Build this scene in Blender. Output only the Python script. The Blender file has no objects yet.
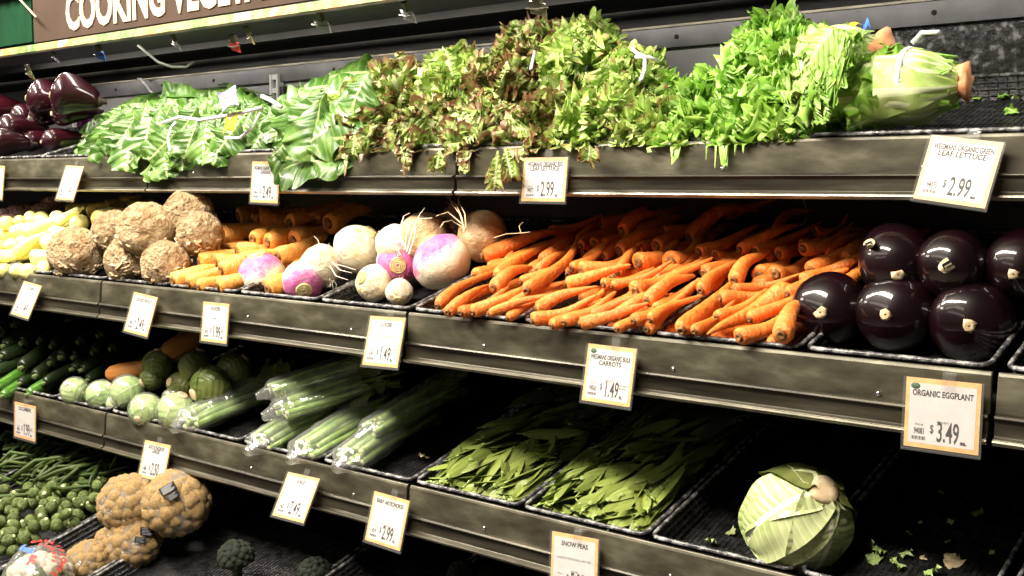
import bpy, math, random
import numpy as np
from math import sin, cos, tan, pi, radians, atan2, sqrt
from mathutils import Vector, Matrix, noise

random.seed(7); RNG = np.random.RandomState(11)
S = bpy.context.scene; C = S.collection
EYE = 1.55

# ------------------------------------------------------------------ camera
FOC = 1130.0; YAW = radians(39.5); PIT = atan2(106, 1130); CD = 1.25
cd = bpy.data.cameras.new('camera'); cam = bpy.data.objects.new('camera', cd); C.objects.link(cam)
cd.sensor_width = 36.0; cd.lens = FOC / 1024 * 36.0; cd.clip_start = 0.05; cd.clip_end = 60
cam.location = (0, -CD, EYE); cam.rotation_euler = (pi / 2 - PIT, 0, YAW)
S.camera = cam

# ------------------------------------------------------------------ world, light, exposure
W = bpy.data.worlds.new('world'); S.world = W; W.use_nodes = True
W.node_tree.nodes['Background'].inputs[0].default_value = (1.0, 0.93, 0.84, 1)
W.node_tree.nodes['Background'].inputs[1].default_value = 0.03
vs = S.view_settings; vs.view_transform = 'Standard'; vs.look = 'None'; vs.gamma = 1; vs.use_curve_mapping = False
vs.exposure = 0.35

def area(name, loc, aim, sx, sy, power, col=(1, 0.90, 0.77)):
    l = bpy.data.lights.new(name, 'AREA'); l.shape = 'RECTANGLE'; l.size = sx; l.size_y = sy; l.energy = power; l.color = col
    o = bpy.data.objects.new(name, l); C.objects.link(o); o.location = loc
    o.rotation_euler = (Vector(aim) - Vector(loc)).to_track_quat('-Z', 'Y').to_euler()
    return o
# store ceiling strips above the aisle, parallel to the case, and a few further rows
area('ceiling_light_near', (-2.1, -1.05, 3.1), (-1.7, 0.1, 1.4), 3.6, 0.22, 245)
area('ceiling_light_middle', (-2.3, -2.6, 3.0), (-1.9, 0.2, 1.6), 3.4, 0.3, 8)
area('ceiling_light_far', (-2.8, -5.0, 2.9), (-2.2, 0.3, 1.7), 4.0, 0.5, 8)
area('ceiling_light_left', (-4.6, -1.3, 2.9), (-2.7, 0.3, 1.55), 1.2, 0.3, 16)

area('added_canopy_fill', (-1.3, 0.235, EYE + 0.312), (-1.3, 0.36, EYE + 0.02), 3.7, 0.014, 4.5, (1, .93, .82))  # unseen lamp, added under the canopy to brighten the top shelf

# ------------------------------------------------------------------ projecting pixels of the photograph into the place
CAM = np.array([0, -CD, EYE])
FW = np.array([-sin(YAW) * cos(PIT), cos(YAW) * cos(PIT), -sin(PIT)]); RT = np.array([cos(YAW), sin(YAW), 0.]); UP = np.cross(RT, FW)
SL = radians(16); TS = tan(SL)
LEV = {'top': (0.12, EYE + 0.058), 'mid': (0.0, EYE - 0.2), 'bot': (0.0, EYE - 0.475), 'base': (-0.30, EYE - 0.766)}
BACK = 0.47
def ray(x, y): return FW + RT * ((x - 512) / FOC) + UP * ((288 - y) / FOC)
def hit(x, y, p0, n):
    d = ray(x, y); n = np.array(n, float); return CAM + d * (((np.array(p0) - CAM) @ n) / (d @ n))
NRM = np.array([0, -sin(SL), cos(SL)]); SDIR = np.array([0, cos(SL), sin(SL)])
def at(x, y, lev, h=0.0):                       # point h above the plane of the tray rims of a shelf
    Y0, Z0 = LEV[lev]; return hit(x, y, np.array([0, Y0, Z0]) + NRM * h, NRM)
def onY(x, y, Y): return hit(x, y, (0, Y, 0), (0, 1, 0))
def pile(x, y, lev, z0, ang):                   # a steeper heap surface
    Y0, Z0 = LEV[lev]; a = radians(ang); return hit(x, y, (0, Y0, Z0 + z0), (0, -sin(a), cos(a)))
def rimz(lev, Y): Y0, Z0 = LEV[lev]; return Z0 + (Y - Y0) * TS
FLOOR_H = -0.036

# ------------------------------------------------------------------ materials
MATS = {}
def nodes(name):
    m = bpy.data.materials.new(name); m.use_nodes = True; nt = m.node_tree
    return m, nt, nt.nodes['Principled BSDF']
def ramp(nt, fac, stops):
    r = nt.nodes.new('ShaderNodeValToRGB'); e = r.color_ramp.elements
    while len(e) < len(stops): e.new(0.5)
    for q, (p, c) in zip(e, stops): q.position = p; q.color = (*c, 1)
    nt.links.new(fac, r.inputs[0]); return r.outputs[0]
def tex_noise(nt, scale, detail=4, coord='Object', rough=0.6, stretch=None):
    t = nt.nodes.new('ShaderNodeTexCoord'); n = nt.nodes.new('ShaderNodeTexNoise')
    n.inputs['Scale'].default_value = scale; n.inputs['Detail'].default_value = detail; n.inputs['Roughness'].default_value = rough
    src = t.outputs[coord]
    if stretch:
        mp = nt.nodes.new('ShaderNodeMapping'); mp.inputs['Scale'].default_value = stretch; nt.links.new(src, mp.inputs[0]); src = mp.outputs[0]
    nt.links.new(src, n.inputs[0]); return n.outputs[0]
def bump(nt, b, h, strength, dist=0.002):
    n = nt.nodes.new('ShaderNodeBump'); n.inputs['Strength'].default_value = strength; n.inputs['Distance'].default_value = dist
    nt.links.new(h, n.inputs['Height']); nt.links.new(n.outputs[0], b.inputs['Normal'])
def mat(name, stops, rough=0.5, scale=20, metal=0, bs=0.0, bscale=None, coat=0, coord='Object', stretch=None, spec=0.5, sss=0, bd=0.002, detail=4, vary=0):
    m, nt, b = nodes(name)
    if len(stops) == 1: b.inputs['Base Color'].default_value = (*stops[0][1], 1)
    else:
        col = ramp(nt, tex_noise(nt, scale, detail, coord, stretch=stretch), stops)
        if vary:
            oi = nt.nodes.new('ShaderNodeObjectInfo'); hs = nt.nodes.new('ShaderNodeHueSaturation')
            mr = nt.nodes.new('ShaderNodeMapRange'); mr.inputs[3].default_value = 1 - vary; mr.inputs[4].default_value = 1 + vary * .6
            nt.links.new(oi.outputs['Random'], mr.inputs[0]); nt.links.new(mr.outputs[0], hs.inputs['Value']); nt.links.new(col, hs.inputs['Color']); col = hs.outputs[0]
        nt.links.new(col, b.inputs['Base Color'])
    b.inputs['Roughness'].default_value = rough; b.inputs['Metallic'].default_value = metal
    b.inputs['Coat Weight'].default_value = coat; b.inputs['Coat Roughness'].default_value = 0.08
    b.inputs['Specular IOR Level'].default_value = spec
    if sss: b.inputs['Subsurface Weight'].default_value = sss; b.inputs['Subsurface Scale'].default_value = 0.01
    if bs: bump(nt, b, tex_noise(nt, bscale or scale * 2, detail, coord, stretch=stretch), bs, bd)
    MATS[name] = m; return m

mat('case_metal', [(0.3, (.022, .020, .011)), (0.5, (.072, .066, .042)), (0.7, (.16, .15, .105))], rough=.42, scale=9, metal=.35, bs=.12, bscale=25, detail=8, stretch=(1, 1, 3), coord='Object')
mat('rail_metal', [(0.35, (.016, .014, .009)), (0.55, (.062, .057, .038)), (0.72, (.15, .14, .10))], rough=.35, scale=7, metal=.5, detail=8, stretch=(.5, 3, 6))
mat('rail_edge', [(0.3, (.08, .075, .05)), (0.7, (.26, .24, .18))], rough=.3, scale=12, metal=.5)
mat('deck_black', [(0.3, (.006, .006, .006)), (0.7, (.02, .02, .019))], rough=.45, scale=14, bs=.3)
mat('back_panel', [(0.3, (.22, .22, .225)), (0.7, (.40, .40, .41))], rough=.35, scale=5, metal=.1, stretch=(1, 1, .4), detail=8)
mat('back_rail', [(0.3, (.07, .07, .075)), (0.7, (.16, .16, .165))], rough=.3, scale=9, metal=.4)
mat('case_dark', [(0.35, (.008, .008, .007)), (0.65, (.032, .031, .027))], rough=.4, scale=8, bs=.2, detail=8)
mat('tray_black', [(0.4, (.006, .006, .006)), (0.7, (.03, .03, .03))], rough=.3, scale=60, bs=.9, bscale=160, bd=.003)
mat('tray_rim', [(0.3, (.015, .015, .015)), (0.48, (.06, .06, .06)), (0.62, (.34, .34, .33))], rough=.22, scale=70, bs=.8, bscale=120, bd=.002, detail=6)  # pale specks paint wet highlights onto the black plastic
mat('chrome', [(0, (.7, .7, .7))], rough=.2, metal=1)
mat('white_steel', [(0, (.75, .75, .74))], rough=.3)
mat('sign_brown', [(0.3, (.045, .030, .021)), (0.7, (.066, .042, .030))], rough=.8, scale=6, spec=.15)
mat('letter_cream', [(0, (.50, .37, .26))], rough=.6)
mat('tag_orange', [(0.3, (.72, .37, .12)), (0.7, (.86, .52, .22))], rough=.4, scale=60)
mat('tag_white', [(0.3, (.58, .54, .51)), (0.7, (.66, .63, .61))], rough=.4, scale=40)
mat('ink', [(0, (.02, .02, .022))], rough=.6)
mat('ink_grey', [(0, (.16, .16, .17))], rough=.6)
mat('logo_green', [(0, (.02, .09, .02))], rough=.6)
mat('logo_red', [(0, (.65, .05, .05))], rough=.6)
mat('logo_blue', [(0, (.03, .12, .45))], rough=.6)
mat('label_black', [(0, (.012, .012, .014))], rough=.8, spec=.1)
mat('label_grey', [(0, (.25, .25, .27))], rough=.4)
mat('tie_white', [(0.3, (.72, .73, .80)), (0.7, (.88, .88, .9))], rough=.35, scale=80)
mat('band_tag_purple', [(0.42, (.8, .8, .85)), (0.5, (.13, .1, .42))], rough=.3, scale=70)
mat('tag_yellow', [(0, (.85, .62, .02))], rough=.4)
mat('carrot', [(0.2, (.72, .15, .018)), (0.5, (.88, .24, .035)), (0.8, (.92, .36, .09))], rough=.42, scale=1.6, bs=.35, bscale=3.2, bd=.05, stretch=(.5, .5, 9), vary=.22)
mat('carrot_crown', [(0.35, (.07, .035, .012)), (0.55, (.26, .11, .025)), (0.8, (.50, .30, .09))], rough=.7, scale=2)
mat('golden_carrot', [(0.2, (.74, .27, .04)), (0.5, (.88, .38, .065)), (0.8, (.92, .50, .15))], rough=.45, scale=1.5, bs=.35, bscale=3, bd=.05, stretch=(.5, .5, 8), vary=.12)
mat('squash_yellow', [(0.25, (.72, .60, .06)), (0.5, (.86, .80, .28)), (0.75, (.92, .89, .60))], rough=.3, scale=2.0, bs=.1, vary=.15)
mat('squash_stem', [(0.3, (.30, .36, .08)), (0.7, (.6, .6, .25))], rough=.6, scale=6)
mat('purple_root', [(0.3, (.10, .04, .05)), (0.6, (.28, .16, .15)), (0.8, (.45, .32, .28))], rough=.6, scale=3, bs=.5, bd=.02)
mat('celeriac', [(0.30, (.20, .09, .03)), (0.41, (.62, .38, .16)), (0.53, (.84, .60, .32)), (0.8, (.90, .70, .42))], rough=.6, scale=3.4, bs=.9, bscale=5, bd=.12, detail=6, vary=.12)
mat('root_fibre', [(0.3, (.45, .28, .12)), (0.7, (.85, .70, .46))], rough=.7, scale=20)
mat('root_white', [(0.3, (.62, .50, .36)), (0.7, (.85, .78, .66))], rough=.6, scale=20)
mat('cut_cream', [(0.3, (.62, .42, .22)), (0.7, (.82, .68, .46))], rough=.6, scale=60)
mat('cut_orange', [(0.3, (.55, .20, .07)), (0.7, (.80, .42, .20))], rough=.5, scale=40)
mat('eggplant', [(0.3, (.0025, .001, .001)), (0.7, (.009, .001, .003))], rough=.4, scale=1.2, coat=1, spec=.15)
mat('eggplant_scar', [(0.3, (.35, .22, .10)), (0.7, (.72, .6, .38))], rough=.6, scale=6)
mat('eggplant_purple', [(0.3, (.005, .0008, .002)), (0.7, (.030, .002, .006))], rough=.4, scale=1.3, coat=1, vary=.3, spec=.2)
mat('eggplant_magenta', [(0.3, (.18, .02, .14)), (0.7, (.32, .05, .26))], rough=.2, scale=1.3, coat=1)
mat('calyx', [(0.3, (.08, .10, .03)), (0.7, (.22, .25, .10))], rough=.6, scale=6)
mat('calyx_dark', [(0.3, (.02, .012, .012)), (0.7, (.06, .05, .03))], rough=.5, scale=6)
mat('zucchini', [(0.3, (.004, .009, .003)), (0.55, (.010, .020, .005)), (0.8, (.04, .06, .016))], rough=.4, scale=4, stretch=(2, 2, 1), coat=.15, spec=.3, vary=.3)  # near-black green: shelf shade painted into the zucchini skin
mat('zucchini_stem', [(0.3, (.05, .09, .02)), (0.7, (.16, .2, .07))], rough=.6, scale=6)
mat('zucchini_lit', [(0.3, (.02, .07, .007)), (0.55, (.06, .17, .018)), (0.8, (.35, .48, .18))], rough=.3, scale=4, coat=.4)  # lit copy of the zucchini skin for the front ones
mat('squash_orange', [(0.3, (.42, .15, .03)), (0.7, (.62, .27, .07))], rough=.4, scale=2)
mat('snow_pea', [(0.25, (.13, .18, .028)), (0.55, (.25, .31, .07)), (0.8, (.42, .50, .18))], rough=.4, scale=1.4, bs=.2, bscale=2.4, bd=.05, vary=.25)
mat('pea_calyx', [(0.3, (.18, .28, .06)), (0.7, (.36, .45, .14))], rough=.5, scale=3)
mat('bean', [(0.3, (.022, .045, .007)), (0.7, (.07, .11, .022))], rough=.5, spec=.25, scale=2, vary=.3)  # albedo lowered to put the well's shade into the beans
mat('stalk', [(0.3, (.13, .26, .03)), (0.5, (.28, .43, .09)), (0.75, (.55, .68, .28))], rough=.4, scale=30, stretch=(1, 1, .15), vary=.2)
mat('stalk_end', [(0.3, (.50, .55, .25)), (0.7, (.74, .78, .50))], rough=.5, scale=40)
mat('cauli', [(0.3, (.26, .15, .045)), (0.55, (.42, .27, .10)), (0.8, (.56, .41, .19))], rough=.55, scale=16, bs=.8, bscale=130, bd=.003)
mat('cauli_white', [(0.3, (.62, .55, .38)), (0.7, (.85, .80, .66))], rough=.6, scale=20, bs=.8, bscale=130, bd=.003)
mat('broccoli', [(0.3, (.004, .008, .003)), (0.7, (.014, .026, .007))], rough=.7, scale=50, bs=.9, bscale=160, bd=.003)  # shade under the lower shelf painted in as near-black
mat('broccoli_stem', [(0.3, (.03, .05, .012)), (0.7, (.06, .09, .02))], rough=.5, scale=20)
mat('sprout', [(0.3, (.035, .06, .009)), (0.5, (.09, .13, .022)), (0.75, (.20, .25, .07))], rough=.45, scale=1.6, bs=.4, bd=.06, vary=.25)  # darkened green carries the shade of the bottom well
mat('scrap', [(0.3, (.16, .24, .06)), (0.7, (.5, .55, .24))], rough=.6, scale=40)
mat('scrap_pale', [(0.3, (.55, .42, .22)), (0.7, (.75, .65, .4))], rough=.6, scale=40)
mat('floor_tile', [(0.3, (.18, .16, .14)), (0.7, (.26, .24, .21))], rough=.35, scale=4)
mat('bin_green', [(0.3, (.001, .022, .008)), (0.7, (.003, .042, .014))], rough=.7, scale=9, spec=.15)
mat('crate_wood', [(0.3, (.20, .09, .03)), (0.7, (.45, .24, .09))], rough=.6, scale=8, stretch=(.3, 2, 2))
mat('strip_print', [(0.34, (.30, .31, .24)), (0.44, (.08, .16, .03)), (0.5, (.36, .33, .12)), (0.58, (.36, .15, .03)), (0.66, (.34, .32, .28)), (0.74, (.42, .14, .18))], rough=.4, scale=5, detail=5, stretch=(1.2, 1, 1))
mat('strip_white', [(0.3, (.30, .28, .29)), (0.7, (.50, .48, .47))], rough=.4, scale=20)
mat('cable_grey', [(0, (.24, .25, .22))], rough=.4)

def clear(name, rough=.06, density=.30, tint=(1, 1, 1), crinkle=0, scale=30):
    m, nt, b = nodes(name); nt.nodes.remove(b)
    out = nt.nodes['Material Output']; tr = nt.nodes.new('ShaderNodeBsdfTransparent'); gl = nt.nodes.new('ShaderNodeBsdfGlossy')
    gl.inputs['Roughness'].default_value = rough; tr.inputs[0].default_value = (*tint, 1)
    df = nt.nodes.new('ShaderNodeBsdfDiffuse'); df.inputs[0].default_value = (.8, .82, .8, 1)
    lw = nt.nodes.new('ShaderNodeLayerWeight'); lw.inputs[0].default_value = .5; pw = nt.nodes.new('ShaderNodeMath'); pw.operation = 'POWER'; pw.inputs[1].default_value = 4.0; nt.links.new(lw.outputs['Facing'], pw.inputs[0]); ma = nt.nodes.new('ShaderNodeMath'); ma.operation = 'MULTIPLY_ADD'; ma.inputs[1].default_value = density; ma.inputs[2].default_value = .05 if not crinkle else .18; nt.links.new(pw.outputs[0], ma.inputs[0])
    mx = nt.nodes.new('ShaderNodeMixShader'); mx2 = nt.nodes.new('ShaderNodeMixShader'); mx2.inputs[0].default_value = .03 if not crinkle else .09
    nt.links.new(ma.outputs[0], mx.inputs[0]); nt.links.new(tr.outputs[0], mx.inputs[1]); nt.links.new(gl.outputs[0], mx.inputs[2])
    nt.links.new(mx.outputs[0], mx2.inputs[1]); nt.links.new(df.outputs[0], mx2.inputs[2]); nt.links.new(mx2.outputs[0], out.inputs[0])
    if crinkle:
        bn = nt.nodes.new('ShaderNodeBump'); bn.inputs['Strength'].default_value = crinkle; bn.inputs['Distance'].default_value = .01
        nt.links.new(tex_noise(nt, scale, 3), bn.inputs['Height'])
        nt.links.new(bn.outputs[0], gl.inputs['Normal']); nt.links.new(bn.outputs[0], lw.inputs['Normal'])
    MATS[name] = m
clear('clear_plastic', .05, .35)
clear('cling_film', .12, .45, crinkle=1.0, scale=28)

def leafmat(name, base, light, vein, edge, dark, edge_at=.75, nscale=18, rough=.42, trans=.25, nveins=16, vein_w=.10, sva=.55):
    m, nt, b = nodes(name); L = nt.links
    uv = nt.nodes.new('ShaderNodeUVMap'); sp = nt.nodes.new('ShaderNodeSeparateXYZ'); L.new(uv.outputs[0], sp.inputs[0])
    def mth(op, a, c=None, v=None):
        n = nt.nodes.new('ShaderNodeMath'); n.operation = op
        for i, q in enumerate((a, c)):
            if q is None: continue
            if isinstance(q, (int, float)): n.inputs[i].default_value = q
            else: L.new(q, n.inputs[i])
        return n.outputs[0]
    e = mth('ABSOLUTE', mth('MULTIPLY_ADD', sp.outputs[0], 2.0)); e.node.inputs[0].links[0].from_node.inputs[2].default_value = -1.0
    c1 = ramp(nt, tex_noise(nt, nscale, 4), [(.3, dark), (.5, base), (.72, light)])
    # side veins
    w = mth('SINE', mth('MULTIPLY', mth('SUBTRACT', sp.outputs[1], mth('MULTIPLY', e, .16)), nveins * 6.283))
    sv = mth('MULTIPLY', mth('GREATER_THAN', w, .86), sva)
    mid = mth('LESS_THAN', e, vein_w)
    vm = mth('MAXIMUM', sv, mid)
    mix = nt.nodes.new('ShaderNodeMixRGB'); L.new(vm, mix.inputs[0]); L.new(c1, mix.inputs[1]); mix.inputs[2].default_value = (*vein, 1)
    nz = tex_noise(nt, nscale * 2.2, 3)
    em = nt.nodes.new('ShaderNodeMapRange'); L.new(mth('ADD', mth('MAXIMUM', e, mth('MULTIPLY', sp.outputs[1], .9)), mth('MULTIPLY', mth('SUBTRACT', nz, .5), .9)), em.inputs[0])
    em.inputs[1].default_value = edge_at; em.inputs[2].default_value = edge_at + .18
    mix2 = nt.nodes.new('ShaderNodeMixRGB'); L.new(em.outputs[0], mix2.inputs[0]); L.new(mix.outputs[0], mix2.inputs[1]); mix2.inputs[2].default_value = (*edge, 1)
    L.new(mix2.outputs[0], b.inputs['Base Color']); b.inputs['Roughness'].default_value = rough
    bump(nt, b, w, .25, .002)
    t = nt.nodes.new('ShaderNodeBsdfTranslucent'); L.new(mix2.outputs[0], t.inputs[0]); ms = nt.nodes.new('ShaderNodeMixShader'); ms.inputs[0].default_value = trans
    L.new(b.outputs[0], ms.inputs[1]); L.new(t.outputs[0], ms.inputs[2]); L.new(ms.outputs[0], nt.nodes['Material Output'].inputs[0])
    MATS[name] = m
leafmat('leaf_chard', (.075, .18, .025), (.20, .36, .07), (.44, .54, .22), (.10, .28, .04), (.03, .10, .012), edge_at=1.4, nscale=26, rough=.35, nveins=7, vein_w=.06, sva=.25)
leafmat('leaf_red', (.34, .50, .10), (.60, .70, .28), (.70, .76, .42), (.22, .11, .05), (.16, .24, .05), edge_at=.80, nscale=24, nveins=14)
leafmat('leaf_mixed', (.36, .56, .09), (.60, .74, .26), (.70, .80, .42), (.26, .17, .06), (.16, .28, .04), edge_at=.90, nscale=24, nveins=14)
leafmat('leaf_green', (.24, .48, .05), (.42, .64, .12), (.58, .72, .30), (.46, .66, .14), (.14, .36, .03), edge_at=.95, nscale=20, nveins=12)
leafmat('leaf_heart', (.52, .70, .20), (.66, .80, .36), (.76, .84, .50), (.52, .74, .16), (.30, .52, .08), edge_at=1.5, nscale=26, nveins=3, vein_w=.16, trans=.15, sva=.15)
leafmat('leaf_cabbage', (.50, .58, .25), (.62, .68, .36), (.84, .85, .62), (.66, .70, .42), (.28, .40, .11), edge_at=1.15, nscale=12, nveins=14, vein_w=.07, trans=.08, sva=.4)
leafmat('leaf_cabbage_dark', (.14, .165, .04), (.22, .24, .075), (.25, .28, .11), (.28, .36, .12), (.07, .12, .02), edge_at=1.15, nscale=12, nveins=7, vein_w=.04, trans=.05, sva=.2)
leafmat('leaf_cabbage_small', (.36, .54, .14), (.54, .68, .28), (.72, .80, .48), (.52, .64, .30), (.22, .38, .08), edge_at=1.15, nscale=20, nveins=6, vein_w=.04, trans=.05, sva=.3)

# ------------------------------------------------------------------ objects
def mesh(name, vf, m, smooth=True, uv=None):
    v, f = vf; me = bpy.data.meshes.new(name); me.from_pydata([tuple(p) for p in v], [], [tuple(q) for q in f]); me.update()
    if smooth: me.polygons.foreach_set('use_smooth', [True] * len(me.polygons))
    if uv is not None:
        l = me.uv_layers.new(name='UVMap'); idx = np.empty(len(me.loops), dtype=np.int32); me.loops.foreach_get('vertex_index', idx)
        l.data.foreach_set('uv', np.asarray(uv, dtype=np.float32)[idx].ravel())
    if m: me.materials.append(MATS[m] if isinstance(m, str) else m)
    return me
def obj(name, me, parent=None, mtx=None, label=None):
    o = bpy.data.objects.new(name, me); C.objects.link(o)
    if parent is not None: o.parent = parent
    if mtx is not None: o.matrix_local = mtx
    if label: o['label'] = label
    return o
def tag(o, label, cat, group=None, kind=None):
    o['label'] = label; o['category'] = cat
    if group: o['group'] = group
    if kind: o['kind'] = kind
    return o
def empty(name, loc=(0, 0, 0), label=None, cat=None, group=None, rot=None):
    o = bpy.data.objects.new(name, None); C.objects.link(o); o.location = loc; o.empty_display_size = .05
    if rot: o.rotation_euler = rot
    if label: tag(o, label, cat, group)
    return o
def structure(name, me): o = obj(name, me); o['kind'] = 'structure'; return o
def join(parts):
    V = []; F = []; n = 0
    for v, f in parts:
        V += [tuple(p) for p in v]; F += [tuple(i + n for i in q) for q in f]; n = len(V)
    return V, F
def box(x0, x1, y0, y1, z0, z1):
    v = [(x, y, z) for z in (z0, z1) for y in (y0, y1) for x in (x0, x1)]
    return v, [(0, 2, 3, 1), (4, 5, 7, 6), (0, 1, 5, 4), (2, 6, 7, 3), (0, 4, 6, 2), (1, 3, 7, 5)]
def tube(pts, r, n=6, closed=False):
    pts = [np.array(p, float) for p in pts]; m = len(pts); rr = r if hasattr(r, '__len__') else [r] * m
    V = []; F = []; pn = None
    for i, p in enumerate(pts):
        if closed: t = pts[(i + 1) % m] - pts[i - 1]
        else: t = pts[min(i + 1, m - 1)] - pts[max(i - 1, 0)]
        t = t / (np.linalg.norm(t) + 1e-12)
        if pn is None:
            a = np.array([0, 0, 1.]) if abs(t[2]) < .9 else np.array([1., 0, 0]); pn = np.cross(t, a)
        pn = pn - t * (pn @ t); pn /= np.linalg.norm(pn) + 1e-12; b = np.cross(t, pn)
        for k in range(n): a = 2 * pi * k / n; V.append(p + (pn * cos(a) + b * sin(a)) * rr[i])
    for i in range(m if closed else m - 1):
        for k in range(n): j = (i + 1) % m; F.append((i * n + k, i * n + (k + 1) % n, j * n + (k + 1) % n, j * n + k))
    if not closed: F.append(tuple(range(n - 1, -1, -1))); F.append(tuple((m - 1) * n + k for k in range(n)))
    return V, F
def lathe(prof, segs=16, bend=0.0, nz=0.0, nf=1.0, seed=0, wob=0.0, squash=1.0):
    """prof: (z, r) pairs from one pole to the other, swept about z"""
    V = []; F = []; n = len(prof); rnd = random.Random(seed); ph = rnd.uniform(0, 6)
    zmax = prof[-1][0] or 1
    for z, r in prof:
        q = z / zmax; ox = bend * sin(pi * min(max(q, 0), 1)) + wob * sin(q * 7 + ph); oy = wob * cos(q * 5 + ph)
        for k in range(segs):
            a = 2 * pi * k / segs; p = Vector((r * cos(a), r * sin(a) * squash, z))
            if nz:
                s = noise.noise(Vector((p.x * nf + seed * 3.1, p.y * nf, p.z * nf * (1 if zmax < 3 else 1)))) * nz
                d = Vector((cos(a), sin(a), 0)); p = p + d * s * min(1, r * 6)
            V.append((p.x + ox, p.y + oy, p.z))
    for i in range(n - 1):
        for k in range(segs): F.append((i * segs + k, i * segs + (k + 1) % segs, (i + 1) * segs + (k + 1) % segs, (i + 1) * segs + k))
    F.append(tuple(range(segs - 1, -1, -1))); F.append(tuple((n - 1) * segs + k for k in range(segs)))
    return V, F
def sphere(r=1, nu=24, nv=16, disp=None, c=(0, 0, 0), sc=(1, 1, 1)):
    V = []; F = []
    for j in range(nv + 1):
        th = pi * j / nv
        for i in range(nu):
            ph = 2 * pi * i / nu; d = Vector((sin(th) * cos(ph), sin(th) * sin(ph), cos(th)))
            q = r * (1 + (disp(d) if disp else 0)); V.append((c[0] + d.x * q * sc[0], c[1] + d.y * q * sc[1], c[2] + d.z * q * sc[2]))
    for j in range(nv):
        for i in range(nu): F.append((j * nu + i, (j + 1) * nu + i, (j + 1) * nu + (i + 1) % nu, j * nu + (i + 1) % nu))
    return V, F
def frame(A, B, roll=None, sx=1.0, sz=None):
    """matrix at A whose z axis runs to B, scaled (sx, sx, length)"""
    A = np.array(A, float); d = np.array(B, float) - A; L = np.linalg.norm(d); z = d / L
    x = np.cross([0, 0, 1.] if abs(z[2]) < .95 else [0, 1., 0], z); x /= np.linalg.norm(x); y = np.cross(z, x)
    if roll is None: roll = random.uniform(0, 6.28)
    x2 = x * cos(roll) + y * sin(roll); y2 = np.cross(z, x2); s = L if sz is None else sz
    M = Matrix.Identity(4)
    for i in range(3): M[i][0] = x2[i] * sx; M[i][1] = y2[i] * sx; M[i][2] = z[i] * s; M[i][3] = A[i]
    return M
ORD = ['first', 'second', 'third', 'fourth', 'fifth', 'sixth', 'seventh', 'eighth', 'ninth', 'tenth', 'eleventh', 'twelfth', 'thirteenth', 'fourteenth', 'fifteenth',
       'sixteenth', 'seventeenth', 'eighteenth', 'nineteenth', 'twentieth', 'twenty-first', 'twenty-second', 'twenty-third', 'twenty-fourth', 'twenty-fifth', 'twenty-sixth', 'twenty-seventh', 'twenty-eighth', 'twenty-ninth', 'thirtieth']
def pj(p):
    d = np.array(p, float) - CAM; z = d @ FW; return 512 + FOC * (d @ RT) / z, 288 - FOC * (d @ UP) / z
def ordinals(pix, rows, names):
    """split picture positions into rows by height (top first) and count each row from the left -> (row name, ordinal, row size)"""
    idx = sorted(range(len(pix)), key=lambda i: pix[i][1]); out = [None] * len(pix); per = -(-len(pix) // rows)
    for r in range(rows):
        part = sorted(idx[r * per:(r + 1) * per], key=lambda i: pix[i][0])
        for k, i in enumerate(part): out[i] = (names[r], ORD[min(k, 29)], len(part))
    return out
def relax(A, B, R, lev, iters=60, tol=.9, anchor=.05):
    A = np.array(A); B = np.array(B); R = np.array(R); A0 = A.copy(); B0 = B.copy(); n = len(R)
    Y0, Z0 = LEV[lev]; P0 = np.array([0, Y0, Z0])
    ii, jj = np.triu_indices(n, 1); rs = (R[ii] + R[jj]) * tol
    for it in range(iters):
        p1, q1, p2, q2 = A[ii], B[ii], A[jj], B[jj]; d1 = q1 - p1; d2 = q2 - p2; r = p1 - p2
        a = (d1 * d1).sum(1) + 1e-9; e = (d2 * d2).sum(1) + 1e-9; f = (d2 * r).sum(1); c = (d1 * r).sum(1); b = (d1 * d2).sum(1); den = a * e - b * b
        s = np.clip(np.where(den > 1e-10, (b * f - c * e) / (den + 1e-12), .5), 0, 1); t = np.clip((b * s + f) / e, 0, 1); s = np.clip((b * t - c) / a, 0, 1)
        cc = (p1 + d1 * s[:, None]) - (p2 + d2 * t[:, None]); dist = np.sqrt((cc * cc).sum(1)) + 1e-9
        pen = np.maximum(rs - dist, 0); k = pen > 0
        if k.any():
            nn = cc[k] / dist[k][:, None]; nn = nn + NRM * .15 * np.sign(nn @ NRM)[:, None]; nn /= np.linalg.norm(nn, axis=1)[:, None]
            mv = nn * (pen[k] * .25)[:, None]; sk = s[k][:, None]; tk = t[k][:, None]
            np.add.at(A, ii[k], mv * (1 - sk) * 1.2); np.add.at(B, ii[k], mv * sk * 1.2); np.add.at(A, jj[k], -mv * (1 - tk) * 1.2); np.add.at(B, jj[k], -mv * tk * 1.2)
        A += (A0 - A) * anchor; B += (B0 - B) * anchor
        for Q in (A, B):
            h = (Q - P0) @ NRM; lack = np.maximum(FLOOR_H + R - h, 0); Q += NRM * lack[:, None]
    return A, B

# ================================================================== THE SETTING
structure('floor', mesh('floor', box(-8, 6, -8, 1.2, -.05, 0), 'floor_tile', False))
structure('wall_back', mesh('wall_back', box(-6, 3, .60, .66, 0, 2.6), 'case_dark', False))

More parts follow.
